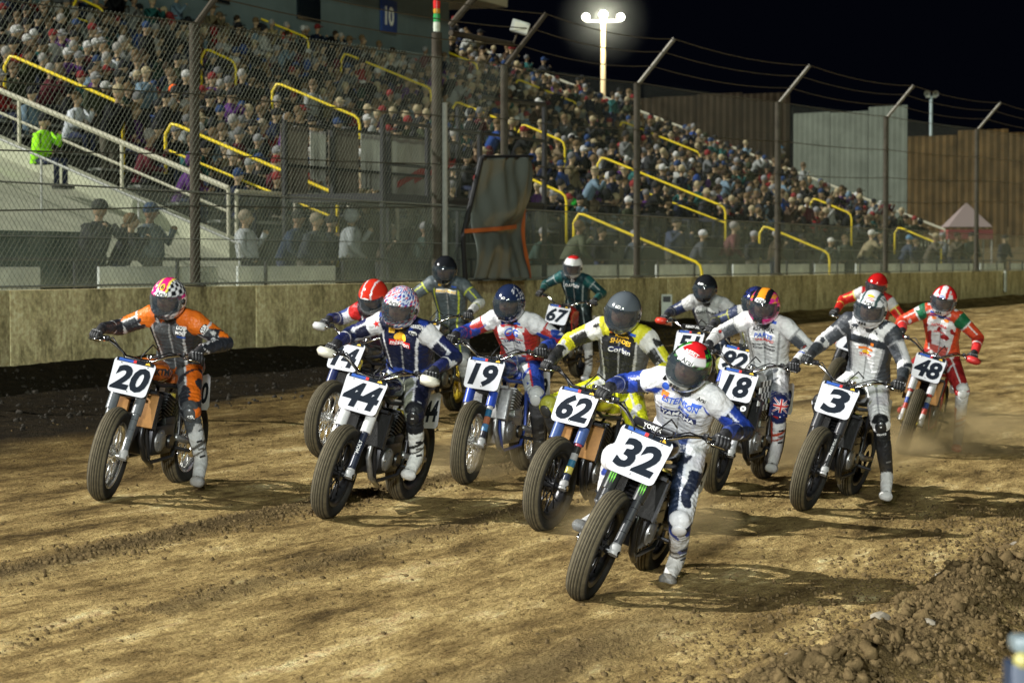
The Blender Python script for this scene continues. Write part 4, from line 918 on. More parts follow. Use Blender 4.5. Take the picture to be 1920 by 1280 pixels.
    for s in (-1, 1):
        r_ = MB().box((.34, s * .115, .66), (.035, .135, .26), Matrix.Rotation(-.28, 3, 'Y'), bev=.008).build('radiator', rc, b)
        MB().box((.33, s * .186, .66), (.05, .012, .27), Matrix.Rotation(-.28, 3, 'Y')).box((.37, s * .115, .80), (.05, .15, .02), Matrix.Rotation(-.28, 3, 'Y')).build('radiator_frame', alu if c.get('radiator') == 's' else frame_b, r_)
    q = MB().tube([(.24, -.06, .66), (.36, -.10, .60), (.40, -.12, .46), (.33, -.14, .30), (.10, -.17, .25), (-.30, -.19, .30), (-.62, -.20, .48)], [.021, .021, .021, .021, .022, .03, .042], 10)
    q.tube([(.24, .06, .66), (.35, .09, .58), (.385, .10, .45), (.30, .11, .30), (.12, .10, .22)], .02, 10); q.build('exhaust_pipe', alu if c.get('pipe') == 's' else steel, b, smooth=True)
    for k in range(7): pass
    # tank, seat
    tm_ = mat('tank_' + num, c.get('tank', (.03, .03, .03)), .25, coat=.5, var=.15)
    q = MB(); n = 14; prof = [(.34, .02, .95, .03), (.31, .085, .945, .055), (.22, .128, .945, .085), (.08, .135, .94, .090), (-.04, .105, .92, .075), (-.14, .07, .90, .04)]
    vs = []; fs = []
    for x, wy, z, hz in prof:
        for k in range(n): an = 2 * math.pi * k / n; vs.append((x, wy * math.copysign(abs(math.cos(an)) ** .8, math.cos(an)), z + hz * math.sin(an)))
    for i in range(len(prof) - 1):
        for k in range(n): fs.append((i * n + k, (i + 1) * n + k, (i + 1) * n + (k + 1) % n, i * n + (k + 1) % n))
    fs += [tuple(range(n)), tuple(range(len(prof) * n - 1, (len(prof) - 1) * n - 1, -1))]; q.add(vs, fs); tk = q.build('fuel_tank', tm_, b, smooth=True)
    MB().lathe([(.001, .018), (.03, .018), (.033, 0)], 14, 'Z', (.15, 0, 1.03)).build('fuel_cap', chrome, tk)
    if c.get('shroud'):
        sm = mat('shroud_' + num, c['shroud'], .3, coat=.4)
        for s in (-1, 1):
            q = MB(); P_ = [(.42, .17, .90), (.40, .20, .72), (.22, .19, .66), (.02, .15, .80), (.05, .14, .96), (.28, .15, .97)]
            q.add([(x, s * y, z) for x, y, z in P_] + [(x, s * (y - .012), z) for x, y, z in P_], [tuple(range(6)), tuple(range(11, 5, -1))] + [(i, i + 6, (i + 1) % 6 + 6, (i + 1) % 6) for i in range(6)]); q.build('side_shroud', sm, b, smooth=False)
    if c.get('checker'):     # black and white chequered shroud, each square its own patch
        for s in (-1, 1):
            for i in range(6):
                for j in range(5):
                    q = MB().box((.36 - i * .06, s * (.175 - .004 * i), .93 - j * .052), (.0585, .008, .0505)); q.build('chequer_square', white_ink if (i + j) % 2 else black_ink, b)
    if c.get('tanktext'):
        for s in (-1, 1): decal('lettering', text_mesh(c['tanktext'], .07, black_ink, bold=.03), axes((.21, s * .134, .945), (.45, s * 1, .0), (0, 0, 1)), tk)
    MB().box((-.30, 0, .865), (.34, .20, .07), bev=.03).box((-.58, 0, .91), (.30, .19, .09), Matrix.Rotation(.18, 3, 'Y'), bev=.035).build('seat', mat('seat_' + num, c.get('tail', (.02, .02, .022)), .4), b, smooth='auto')
    for s in ((-1, 1) if num not in ('9', '1', '92', '51') else ()):
        Fs = axes((-.50, s * .165, .76), (.18, s * 1, .05), (0, 0, 1)); sp_ = link('side_plate', cached('sp', lambda: poly_mesh([(-.11, -.13), (.11, -.14), (.135, -.11), (.12, .12), (.09, .14), (-.10, .12), (-.13, .09), (-.135, -.10)], plate_m, .002)), b, Fs)
        decal('plate_number', text_mesh(num, .215, plate_ink, bold=.035, shear=.12, wide=.9), Matrix.Translation((0, -.005, .003)), sp_)
        pg = MB().tube([(-.24, s * .11, .34), (-.25, s * .24, .335)], .014, 8).build('foot_peg', steel, b)
    MB().tube([(-.15, -.13, .40), (-.72, -.09, .42)], .006, 5).tube([(-.12, -.13, .30), (-.72, -.09, .27)], .006, 5).build('chain', steel, b)
    # fender struts above the front wheel
    MB().box(fa + fdir * .47 + Vector((.0, 0, -.01)), (.03, .20, .012), Matrix.Rotation(-RK, 3, 'Y')).build('fork_brace', steel, b, M=S)
    for dec in c.get('fork_text', []):
        st_, sz, mm = dec
        for s in (-1, 1):
            if s < 0 and len(c.get('fork_text', [])) and c.get('one', 0): continue
            P = Vector((fa.x, s * .098, fa.z)) + fdir * .22; 
            Nn = Vector((math.cos(RK), 0, math.sin(RK))); U = fdir; V = Nn.cross(U)
            decal('fork_lettering', text_mesh(st_, sz, mm, bold=.02), S @ frame(P + Nn * .029, U, V, Nn), b)
    if c.get('claw'):
        for s in (-1, 1):
            P = Vector((fa.x, s * .098, fa.z)) + fdir * .405; Nn = Vector((math.cos(RK), 0, math.sin(RK))); F = S @ axes(P + Nn * .0415, Nn, (0, 0, 1))
            for k in (-1, 0, 1): decal('claw_mark', poly_mesh([(-.003, .034), (.004, .037), (.0025, .012), (.005, .010), (.0005, -.036), (-.002, -.005), (-.004, -.002)], green_ink), F @ Matrix.Translation((k * .015, -abs(k) * -.004, 0)), b)
    if c.get('badge'):
        for s in (-1, 1):
            P = Vector((fa.x, s * .098, fa.z)) + fdir * .405; Nn = Vector((math.cos(RK), 0, math.sin(RK))); F = S @ axes(P + Nn * .0415, Nn, (0, 0, 1))
            decal('round_badge', poly_mesh(ell(.024, .024), white_ink), F, b); decal('badge_lettering', text_mesh(c['badge'], .026, black_ink, bold=.02), F @ Matrix.Translation((0, 0, .002)), b)
    return b, Wd, S

# ------------------------------------------------------------ riders
leather = mat('race_leather', (.5, .5, .5), .40, vcol=True, bump=.8, bscale=13, bdist=.04, var=.14, vscale=14, spec=.3)
helmet_m = mat('helmet_lacquer', (.5, .5, .5), .16, vcol=True, coat=.6)
visor_m = mat('visor', (.03, .04, .05), .04, alpha=.70, spec=.9); glove_m = mat('glove_leather', (.018, .018, .02), .6, bump=.3); glove_w = mat('glove_pale', (.35, .35, .36), .6)
W_, K_, G_ = (.66, .66, .69), (.012, .013, .016), (.14, .15, .16)
ARMG, LEGG = 0, 0
def make_rider(c, b_label, Wd, S):
    r = c['rider']; q = MB(); regs = []
    def cp(a_, b_, ra, rb, reg, n=12): q.cap(a_, b_, ra, rb, n); regs.append((Vector(a_), Vector(b_), ra, rb, reg))
    dx, dy, dz = r.get('body', (0, 0, 0)); D = Vector((dx, dy, dz + .035))
    D += Vector((-.07, 0, .02)); hip = Vector((-.35, 0, .94)) + D * .35; ch = Vector((-.07, 0, 1.22)) + D; nk = Vector((.03, 0, 1.345)) + D
    hd = Vector((.145, 0, 1.43)) + D + Vector(r.get('head', (0, 0, 0)))
    for s in (-1, 1):
        cp(hip + Vector((0, s * .075, 0)), hip.lerp(ch, .45) + Vector((-.02, s * .055, .0)), .125, .115, 'belly'); cp(hip.lerp(ch, .45) + Vector((-.02, s * .055, 0)), ch + Vector((0, s * .085, 0)), .118, .130, 'chest')
        cp(ch + Vector((0, s * .08, .03)), nk + Vector((-.03, s * .10, -.055)), .11, .082, 'yoke'); cp(ch + Vector((-.02, s * .12, .04)), nk + Vector((-.03, s * .165, -.065)), .10, .082, 'yoke')
    cp(ch + Vector((-.13, 0, .04)), nk + Vector((-.12, 0, -.05)), .07, .085, 'hump')
    cp(nk + Vector((0, 0, -.05)), hd + Vector((-.02, 0, -.05)), .062, .058, 'neck')
    cp(hd + Vector((.0, 0, .02)), hd + Vector((.02, 0, -.03)), .092, .078, 'face'); cp(hd + Vector((.098, 0, .01)), hd + Vector((.112, 0, -.014)), .012, .016, 'face', 8)
    cp(hd + Vector((.075, -.02, .04)), hd + Vector((.075, .02, .04)), .018, .018, 'brow', 8)
    gx, gz_ = .235, 1.11; ends = []
    for s in (-1, 1):
        sh = nk + Vector((-.03, s * .185, -.075)); hand = S @ Vector((gx - .01, s * .375, gz_ + .03)); wr = hand + (sh - hand).normalized() * .0 + Vector((-.075, s * .01, .035))
        eo = r.get('elbow', (0, 0, 0)); mid = (sh + wr) / 2; L1, L2 = .27, .255; d = (wr - sh).length; h = math.sqrt(max(.0036, L1 * L1 - (d / 2) ** 2))
        out = Vector((-.40, s * .8, -.42 + eo[2])).normalized(); ax_ = (wr - sh).normalized(); out = (out - ax_ * out.dot(ax_)).normalized(); el = mid + out * min(h, .24)
        cp(sh, sh + Vector((0, s * .01, -.01)), .084, .082, 'shoulder'); cp(sh, el, .079, .062, 'uarm%d' % s); cp(el, wr, .063, .044, 'farm%d' % s); cp(wr, wr + (hand - wr) * .35, .038, .040, 'cuff')
        ends.append((s, hand, wr))
        kn, an, toe, hp = None, None, None, hip + Vector((.02, s * .085, -.01))
        if s == 1: kn, an, toe = [Vector(v) for v in r['left']]
        else: kn, an, toe = [Vector(v) for v in r.get('right', ((.02, -.24, .78), (-.27, -.20, .43), (-.12, -.22, .37)))]
        cp(hp, kn, .112, .078, 'thigh%d' % s); cp(kn, kn + (kn - an).normalized() * .02, .076, .072, 'knee%d' % s); cp(kn, kn.lerp(an, .5), .070, .064, 'shin%d' % s); cp(kn.lerp(an, .45), an, .068, .054, 'bootleg%d' % s)
        pass
        toe = an + (toe - an) * 1.3; ft = (toe - an); side = Vector((0, .012, 0)); heel = an + Vector((-.045, 0, -.035)) if s == -1 else an - ft.normalized() * .03 + (an - kn).normalized() * .04
        low = (an - kn).normalized() * .05
        cp(an, heel, .054, .047, 'boot%d' % s); cp(an + ft * .15 + low * .3, toe - ft * .15 + low * .2, .056, .046, 'boot%d' % s); cp(heel, toe, .042, .040, 'sole%d' % s); cp(toe - side * 1.5, toe + side * 1.5, .042, .042, 'toe%d' % s)
    me = q.mesh('person', None); o = bpy.data.objects.new('person', me); COL.objects.link(o)
    md = o.modifiers.new('r', 'REMESH'); md.mode = 'VOXEL'; md.voxel_size = r.get('vox', .0100); md2 = o.modifiers.new('s', 'SMOOTH'); md2.factor = .5; md2.iterations = 4
    dg = bpy.context.evaluated_depsgraph_get(); me2 = bpy.data.meshes.new_from_object(o.evaluated_get(dg)); o.modifiers.clear(); o.data = me2; me2.name = 'person'
    nv_ = len(me2.vertices); co = np.zeros(nv_ * 3); me2.vertices.foreach_get('co', co); co = co.reshape(-1, 3)
    best = np.full(nv_, 1e9); reg = np.zeros(nv_, int); sp_ = np.zeros(nv_)
    for k, (a_, b_, ra, rb, nm) in enumerate(regs):
        A = np.array(a_); B = np.array(b_) - A; L = max((B ** 2).sum(), 1e-9); tt = np.clip(((co - A) @ B) / L, 0, 1); dd = np.linalg.norm(co - A - tt[:, None] * B, axis=1) - (ra + (rb - ra) * tt)
        k2 = dd < best; best[k2] = dd[k2]; reg[k2] = k; sp_[k2] = tt[k2]
    nrm = np.zeros(nv_ * 3); me2.vertices.foreach_get('normal', nrm); nrm = nrm.reshape(-1, 3); amp = np.zeros(nv_); ph_ = np.zeros(nv_)
    for k, (a_, b_, ra, rb, nm) in enumerate(regs):
        mk = reg == k; L = (b_ - a_).length; kk = nm.rstrip('1').rstrip('-')
        e = {'uarm': sp_ ** 2, 'farm': (1 - sp_) ** 2, 'thigh': np.maximum(sp_, 1 - sp_ * 1.6) ** 2, 'shin': 1 - sp_, 'belly': 1 - .3 * sp_, 'chest': .35 + 0 * sp_, 'shoulder': .4 + 0 * sp_}.get(kk)
        if e is not None: amp[mk] = np.clip(e, 0, 1)[mk]; ph_[mk] = (sp_ * L)[mk]
    fold = np.sin(2 * math.pi * (ph_ / .036 + 1.6 * fbm(co[:, 0] * 9 + co[:, 2] * 5, co[:, 1] * 9 + co[:, 2] * 4, 3))) * fbm(co[:, 0] * 11 + 7, co[:, 1] * 11 + co[:, 2] * 11, 2)
    co = co + nrm * (amp * fold * .0075)[:, None]; me2.vertices.foreach_set('co', co.ravel()); me2.update()
    C = np.zeros((nv_, 4)); C[:, 3] = 1; pal = r['pal']; base = pal['suit']
    g = lambda k, d=None: np.array(pal.get(k, d if d is not None else base))
    rc = np.array(hip); yc = co[:, 1] - (hd.y * 0 + (dy * .6))
    for k, (a_, b_, ra, rb, nm) in enumerate(regs):
        mk = reg == k
        if not mk.any(): continue
        s = 1 if nm.endswith('1') and not nm.endswith('-1') else -1; P = co[mk]; tt = sp_[mk]; key = nm.rstrip('1').rstrip('-')
        col = np.tile(base, (mk.sum(), 1)).astype(float)
        if key in ('chest', 'belly'):
            col[:] = g('chest' if key == 'chest' else 'belly', pal.get('chest', base)); side = np.abs(P[:, 1] - dy * .7) > .125 - .05 * np.clip((1.2 - P[:, 2]) * 3, -.3, 1); edge = np.abs(np.abs(P[:, 1] - dy * .7) - (.125 - .05 * np.clip((1.2 - P[:, 2]) * 3, -.3, 1))) < .009
            col[side] = g('side', pal.get('chest', base)); col[edge] = g('pipe', pal.get('side', base))
            col[np.abs(P[:, 1] - dy * .7) < .005] = g('zip', (.3, .3, .3))
            if 'band' in pal: bz = pal['band']; mm = (P[:, 2] > bz[0]) & (P[:, 2] < bz[1]) & (np.abs(P[:, 1] - dy * .7) < .15); col[mm] = bz[2]
        elif key in ('yoke', 'hump'): col[:] = g('yoke', pal.get('chest', base))
        elif key == 'shoulder': col[:] = g('shoulder', pal.get('yoke', base))
        elif key == 'uarm':
            ax = (b_ - a_).normalized(); rel = P - (np.array(a_) + tt[:, None] * np.array(b_ - a_)); fr_ = rel[:, 0] * .5 - rel[:, 2] * .6 - rel[:, 1] * s * .4
            col[:] = g('arm', pal.get('shoulder', base)); col[fr_ > .012] = g('arm_in', pal.get('arm', base)); col[np.abs(fr_ - .012) < .006] = g('pipe', pal.get('arm', base)); col[tt < .3] = g('shoulder', base)
            col[(tt > .30) & (tt < .36)] = g('pipe', pal.get('arm', base))
        elif key == 'farm':
            rel = P - (np.array(a_) + tt[:, None] * np.array(b_ - a_)); fr_ = rel[:, 0] * .3 - rel[:, 2] * .8
            col[:] = g('fore', pal.get('arm', base)); col[fr_ > .01] = g('fore_in', pal.get('fore', base)); col[(tt > .55)] = g('cuff', pal.get('fore', base)); col[(tt > .5) & (tt < .56)] = g('pipe', base)
            if pal.get('chequer') and s == 1:
                ck = (tt > .35) & (((np.floor(tt * 9) + np.floor(np.arctan2(rel[:, 2], rel[:, 1]) * 2.2)) % 2) == 0); col[(tt > .35)] = W_; col[ck] = K_
        elif key == 'cuff': col[:] = K_
        elif key == 'neck': col[:] = (.02, .02, .02)
        elif key == 'face': col[:] = (.42, .25, .17)
        elif key == 'brow': col[:] = (.05, .03, .02)
        elif key == 'thigh':
            rel = P - (np.array(a_) + tt[:, None] * np.array(b_ - a_)); out = rel[:, 1] * s
            col[:] = g('thigh', base); col[out < -.015] = g('thigh_in', pal.get('thigh', base)); col[np.abs(out + .015) < .007] = g('pipe', pal.get('thigh', base)); col[tt < .12] = g('waist', pal.get('thigh', base))
        elif key == 'knee': col[:] = g('knee', pal.get('thigh', base))
        elif key == 'shin': col[:] = g('shin', pal.get('knee', base))
        elif key == 'bootleg': col[:] = g('boot', W_); rel = P - (np.array(a_) + tt[:, None] * np.array(b_ - a_)); wv = tt + rel[:, 1] * s * 2.2; col[(wv > .42) & (wv < .56)] = g('boot2', K_); col[(wv > .72) & (wv < .80)] = g('boot2', K_); col[rel[:, 1] * s < -.03] = g('boot2', K_)
        elif key == 'boot': col[:] = g('foot', pal.get('boot', W_))
        elif key == 'toe': col[:] = g('toe', pal.get('boot', W_))
        elif key == 'sole': col[:] = K_; col[P[:, 2] > (np.array(a_)[2] + .012)] = g('boot2', (.3, .3, .3))
        for (sc_, thr, reg_l) in pal.get('splash', []):
            if key in reg_l:
                x, y, z = P[:, 0], np.abs(P[:, 1]), P[:, 2]
                v = np.sin(26 * z - 20 * y + 2.2 * np.sin(19 * y + 11 * x + 2)) + .7 * np.sin(41 * y + 23 * z + 1.5 * np.sin(30 * z)); col[v > thr] = sc_
                if 'edge' in pal: col[np.abs(v - thr) < .12] = pal['edge']
        C[mk, :3] = col
    num_ok = not r.get('union')
    dirt = np.clip((.50 - co[:, 2]) * 1.5, 0, .6) * np.clip(fbm(co[:, 0] * 14 + co[:, 1] * 9, co[:, 2] * 14, 3) * 2 - .35, 0, 1)
    C[:, :3] = C[:, :3] * (1 - dirt[:, None]) + np.array((.17, .13, .07)) * dirt[:, None]
    # eyes
    for s in (-1, 1):
        e = np.array(hd + Vector((.09, s * .034, .018))); dd = np.linalg.norm(co - e, axis=1); C[dd < .020, :3] = (.05, .035, .03)
    e = np.array(hd + Vector((.09, 0, -.05))); C[np.linalg.norm((co - e) * [1, .6, 1.6], axis=1) < .018, :3] = (.3, .12, .1)
    a = me2.color_attributes.new('Col', 'FLOAT_COLOR', 'POINT'); a.data.foreach_set('color', C.astype(np.float32).ravel()); me2.materials.append(leather); me2.shade_smooth()
    o.matrix_world = Wd; tag(o, r['label'], 'person', 'motorcycle racers in the pack')
    for s in (-1, 1):      # boot buckles, knee armour
        kn, an = [(a_, b_) for (a_, b_, ra, rb, nm) in regs if nm == 'bootleg%d' % s][0]; dd = (an - kn).normalized()
        for k in range(3):
            p = kn.lerp(an, .25 + .3 * k); Nn = Vector((.75, s * .65, 0)); Nn = (Nn - dd * Nn.dot(dd)).normalized(); rr = .068 - .012 * (.25 + .3 * k)
            MB().box((0, 0, 0), (.045, .014, .010), bev=.003).build('boot_buckle', black_ink if k != 1 else alu, o, W=axes(p + Nn * rr, Nn, -dd))
        kp = [(a_, b_) for (a_, b_, ra, rb, nm) in regs if nm == 'knee%d' % s][0][0]; kd = [(a_, b_) for (a_, b_, ra, rb, nm) in regs if nm == 'shin%d' % s][0]; d2 = (kd[1] - kd[0]).normalized(); Nn = Vector((1, s * .2, .1)); Nn = (Nn - d2 * Nn.dot(d2)).normalized()
        if num_ok: MB().ball((0, 0, 0), (.048, .060, .022), 16, 8).build('knee_pad', mat('pad_' + r['label'][:24], pal.get('pad', pal.get('knee', (.1, .1, .1))), .3, coat=.3), o, smooth=True, W=axes(kp + Nn * .062, Nn, -d2))
    bvh = BVHTree.FromPolygons([tuple(v) for v in co], [tuple(p.vertices) for p in me2.polygons])
    # gloves: palm and five fingers closed round the grip
    for s, hand, wr in ends:
        gd = ((S @ Vector((gx + .02, s * .325, gz_))) - (S @ Vector((gx - .035, s * .44, gz_)))).normalized() * s; g0_ = S @ Vector((gx - .005, s * .385, gz_))
        fw = Vector((1, 0, 0)); fw = (fw - gd * fw.dot(gd)).normalized(); up = Vector((0, 0, 1)); q = MB()
        if not r.get('glove_off'): pass
        q.cap(wr, g0_ + up * .035 + fw * -.01, .040, .034, 10); q.cap(g0_ + up * .036 - gd * .028, g0_ + up * .036 + gd * .028, .022, .024, 10)
        for k in range(4):
            c0 = g0_ + gd * (s * 0 + (k - 1.5) * .0215); L = [.9, 1., .97, .82][k]
            q.tube([c0 + up * .038 - fw * .005, c0 + up * .036 + fw * .028 * L, c0 + up * .012 + fw * .047 * L, c0 - up * .016 + fw * .040 * L, c0 - up * .027 + fw * .016 * L], [.0115, .0125, .0115, .0105, .008], 7)
        th = g0_ - gd * s * 0 + gd * .045 * (-1 if True else 1)
        q.tube([g0_ + up * .03 - fw * .02 + gd * .04, g0_ + up * .0 - fw * .025 + gd * .055, g0_ - up * .025 + fw * .0 + gd * .05, g0_ - up * .028 + fw * .02 + gd * .045], [.014, .013, .012, .009], 7)
        gl = q.build('glove', glove_m, o, smooth=True)
        q = MB()
        for k in range(4): q.ball(g0_ + gd * (k - 1.5) * .0215 + up * .046 + fw * .016, (.010, .008, .005), 6, 4)
        q.build('knuckle_guard', glove_w, gl, smooth=True)
    # helmet
    pitch = r.get('pitch', 14); yaw = r.get('yaw', 0); roll = r.get('roll', 0)
    HM = Matrix.Translation(hd + Vector((0, 0, .0))) @ Matrix.Rotation(R(yaw), 4, 'Z') @ Matrix.Rotation(R(pitch), 4, 'Y') @ Matrix.Rotation(R(roll), 4, 'X')
    def hp_(ph, th, k=1.):
        x = .160 * math.cos(th) * math.cos(ph); y = .132 * math.cos(th) * math.sin(ph); z = .160 * math.sin(th)
        fwd = max(0, math.cos(ph)) * max(0, math.cos(th))
        if th < R(-8): x += .030 * fwd * min(1, (R(-8) - th) / .4)
        if th < R(-35): z = max(z, -.148)
        return Vector((x * k, y * k, z * k - .0))
    q = MB(); NU, NV = 60, 34; th0, th1 = R(-66), R(90)
    for i in range(NV + 1):
        th = th0 + (th1 - th0) * i / NV
        for j in range(NU): q.v.append(tuple(hp_(2 * math.pi * j / NU - math.pi, th)))
    fnc = r['helmet']
    for i in range(NV + 1):
        th = math.degrees(th0 + (th1 - th0) * i / NV)
        for j in range(NU): ph = math.degrees(2 * math.pi * j / NU - math.pi); q.c.append(fnc(ph, th, q.v[i * NU + j]))
    for i in range(NV):
        thm = math.degrees(th0 + (th1 - th0) * (i + .5) / NV)
        for j in range(NU):
            phm = math.degrees(2 * math.pi * (j + .5) / NU - math.pi)
            if abs(phm) < 64 and -24 + abs(phm) * .08 < thm < 20 - abs(phm) * .05: continue
            j2 = (j + 1) % NU; q.f.append((i * NU + j, i * NU + j2, (i + 1) * NU + j2, (i + 1) * NU + j))
    h = q.build('helmet', helmet_m, o, smooth=True, vcol=True, W=HM); md = h.modifiers.new('t', 'SOLIDIFY'); md.thickness = .014; md.offset = -1
    q = MB(); nu2, nv2 = 24, 8
    for i in range(nv2 + 1):
        for j in range(nu2 + 1):
            ph = R(-74 + 148 * j / nu2); th = R(-27 + 51 * i / nv2) * (1 - .12 * abs(ph)); q.v.append(tuple(hp_(ph, th, 1.035))); q.c.append((0, 0, 0))
    q.f = [(i * (nu2 + 1) + j, i * (nu2 + 1) + j + 1, (i + 1) * (nu2 + 1) + j + 1, (i + 1) * (nu2 + 1) + j) for i in range(nv2) for j in range(nu2)]
    q.build('visor', visor_m, h, smooth=True)
    for s in (-1, 1): MB().lathe([(.001, s * .010), (.02, s * .010), (.025, 0)], 14, 'Y', (.02, s * .128, .0)).build('visor_pivot', black_ink if not r.get('pivot') else white_ink, h)
    q = MB(); 
    for k in range(3): q.box((.183, (k - 1) * .022, -.085), (.012, .016, .022), bev=.003)
    q.build('chin_vent', black_ink, h)
    hb_ = BVHTree.FromPolygons([v.co[:] for v in h.data.vertices], [tuple(p.vertices) for p in h.data.polygons])
    for (st_, sz, mm, thd, phd, oval) in r.get('htext', []):
        P = hp_(R(phd), R(thd)); Nn = Vector((P.x / .158 ** 2, P.y / .130 ** 2, P.z / .152 ** 2)).normalized(); F = axes(P, Nn, (0, 0, 1))
        if oval: decal('emblem', poly_mesh(ell(oval[0], oval[1]), oval[2]), F, h, hb_, .003)
        if st_: decal('lettering', text_mesh(st_, sz, mm, bold=.02), F, h, hb_, .005)
    # suit lettering
    chN = (ch - hip).cross(Vector((0, 1, 0))).normalized(); chN = -chN if chN.x < 0 else chN
    def onchest(u, v): return ch + (ch - hip).normalized() * v + Vector((0, u, 0)) + chN * .12
    for it in r.get('suit', []):
        st_, sz, mm, u, v = it[:5]; sz = sz * 1.25; bk = it[5] if len(it) > 5 else None
        F = axes(onchest(u, v), chN, (0, 0, 1))
        if bk: decal('suit_patch', poly_mesh(ell(bk[0], bk[1]) if bk[3] == 'e' else rect(bk[0] * 2, bk[1] * 2), bk[2]), F, o, bvh, .002)
        if st_: decal('suit_lettering', text_mesh(st_, sz, mm, bold=.018, shear=.15), F, o, bvh, .005)
    for (st_, sz, mm, k, tt, bk) in r.get('limb', []):     # on named limb
        for (a_, b_, ra, rb, nm) in regs:
            if nm == k:
                p = a_.lerp(b_, tt); Nn = Vector((1, .15, .1)); ax = (b_ - a_).normalized(); Nn = (Nn - ax * Nn.dot(ax)).normalized(); F = axes(p + Nn * .05, Nn, -ax if ax.z < 0 else ax)
                if bk: decal('suit_patch', poly_mesh(ell(bk[0], bk[1]), bk[2]), F, o, bvh, .002)
                if st_: decal('suit_lettering', text_mesh(st_, sz, mm, bold=.02), F, o, bvh, .005)
                break
    if r.get('union'):
        for (a_, b_, ra, rb, nm) in regs:
            if nm == 'knee1':
                p = a_; Nn = Vector((1, .35, -.05)).normalized(); F = axes(p + Nn * .07, Nn, (0, 0, 1))
                def bar(x0, y0, x1, y1, wd, m_, of):
                    d = Vector((x1 - x0, y1 - y0)); n_ = Vector((-d.y, d.x)).normalized() * wd / 2; decal('flag_stripe', poly_mesh([(x0 - n_.x, y0 - n_.y), (x1 - n_.x, y1 - n_.y), (x1 + n_.x, y1 + n_.y), (x0 + n_.x, y0 + n_.y)]
                          , m_, .0004), F, o, bvh, of)
                decal('flag_field', poly_mesh(rect(.16, .2), mat('flag_blue', (.01, .02, .12), .5)), F, o, bvh, .001)
                X0, Y0 = .01, .0; wq, hq = .065, .06
                for (m_, wd, of) in ((white_ink, .018, .003), (red_ink, .007, .0045)): bar(X0 - wq, -hq, X0 + wq, hq, wd, m_, of); bar(X0 - wq, hq, X0 + wq, -hq, wd, m_, of)
                for (m_, wd, of) in ((white_ink, .028, .006), (red_ink, .016, .0075)): bar(X0 - wq, 0, X0 + wq, 0, wd, m_, of); bar(X0, -hq, X0, hq, wd, m_, of)
                for (x, y, z_) in ((-.05, -.085, .012), (.02, -.10, .009), (.05, -.08, .008)):
                    decal('flag_star', poly_mesh([(x + z_ * (1 if k % 2 == 0 else .45) * math.sin(k * math.pi / 5), y + z_ * (1 if k % 2 == 0 else .45) * math.cos(k * math.pi / 5)) for k in range(10)], white_ink), F, o, bvh, .004)
                break
    return o

# helmet paint, (azimuth from the front, elevation)
def hn(ph, th, a=7., b=3.): return math.sin(ph * .11 * a / 7 + math.sin(th * .13) * 2) * math.cos(th * .17 + math.sin(ph * .09) * 1.7)
def H20(ph, th, v):
    if th < -20: return W_ if abs(ph) > 20 and hn(ph, th) > 0 else (.10, .10, .12)
    if abs(v[1]) < .03 and th > 20: return (.72, .02, .18)
    if abs(v[1]) < .042 and th > 20: return (.75, .65, .1)
    if v[1] > .042 and th > 18: return K_ if (int(ph / 14) + int(th / 12)) % 2 else W_
    return (.65, .02, .22) if th > 10 and hn(ph, th) > -.3 else (.75, .7, .6)
def H44(ph, th, v): k = hn(ph * 1.4, th * 1.6); return (.55, .02, .03) if k > .35 else (.02, .05, .30) if k < -.30 else (.62, .68, .78)
def H14(ph, th, v): return W_ if th < 12 or abs(abs(v[1]) - .045) < .006 else (.55, .03, .015)
def HK(ph, th, v): return (.012, .013, .016)
def H19(ph, th, v): return (.6, .6, .65) if v[1] > .05 and hn(ph * 2.2, th * 2.2) > .55 else (.012, .02, .055)
def H67(ph, th, v): return (.55, .02, .02) if th > 55 else (.7, .7, .7) if th > 20 or abs(ph) > 60 else (.25, .03, .03) if th > 8 else (.5, .5, .5)
def H62(ph, th, v): return (.085, .10, .115)
def H32(ph, th, v):
    if th > 70 - 24 * (abs(ph) < 60): return (.62, .015, .02)
    if th > 28: return W_ if abs(ph) < 62 else ((.05, .35, .03) if hn(ph * 1.3, th) > .1 else K_)
    if th < -24 and abs(ph) < 40: return (.5, .52, .5)
    return (.012, .014, .014) if hn(ph, th) < .35 else (.06, .16, .06)
def H18(ph, th, v):
    if th < -20: return (.65, .03, .22) if abs(ph) > 18 else K_
    if th > 20 and (abs(abs(v[1]) - .055) < .022) : return K_
    if th > 14 and abs(v[1]) < .075: return (.80, .28, .02)
    return (.65, .03, .25) if hn(ph, th) > 0 else (.75, .3, .03) if th > 0 else K_
def H92(ph, th, v): return (.02, .03, .15) if hn(ph, th) > 0 else K_
def HR(ph, th, v): return (.42, .01, .01)
def H3(ph, th, v):
    if th > 20 and abs(v[1]) < .05: return W_
    if abs(abs(v[1]) - .06) < .012 and th > 15: return (.05, .09, .09)
    return W_ if th < -18 or hn(ph, th) > -.3 else (.08, .10, .11)
def H48(ph, th, v):
    if th < 8 and abs(ph) > 40: return W_ if hn(ph, th) > 0 else (.5, .02, .02)
    return (.55, .02, .02) if (.028 < abs(v[1]) < .058 and th > 15) or (th > 10 and abs(ph) > 55) else W_
arai = lambda th=31, ph=0: ('Arai', .045, black_ink, th, ph, (.048, .024, white_ink))
NAVY = (.012, .018, .06); BLUE = (.02, .05, .32)
HANG = ((.0, .30, .63), (-.12, .34, .24), (.03, .37, .12))      # left leg hanging off the peg
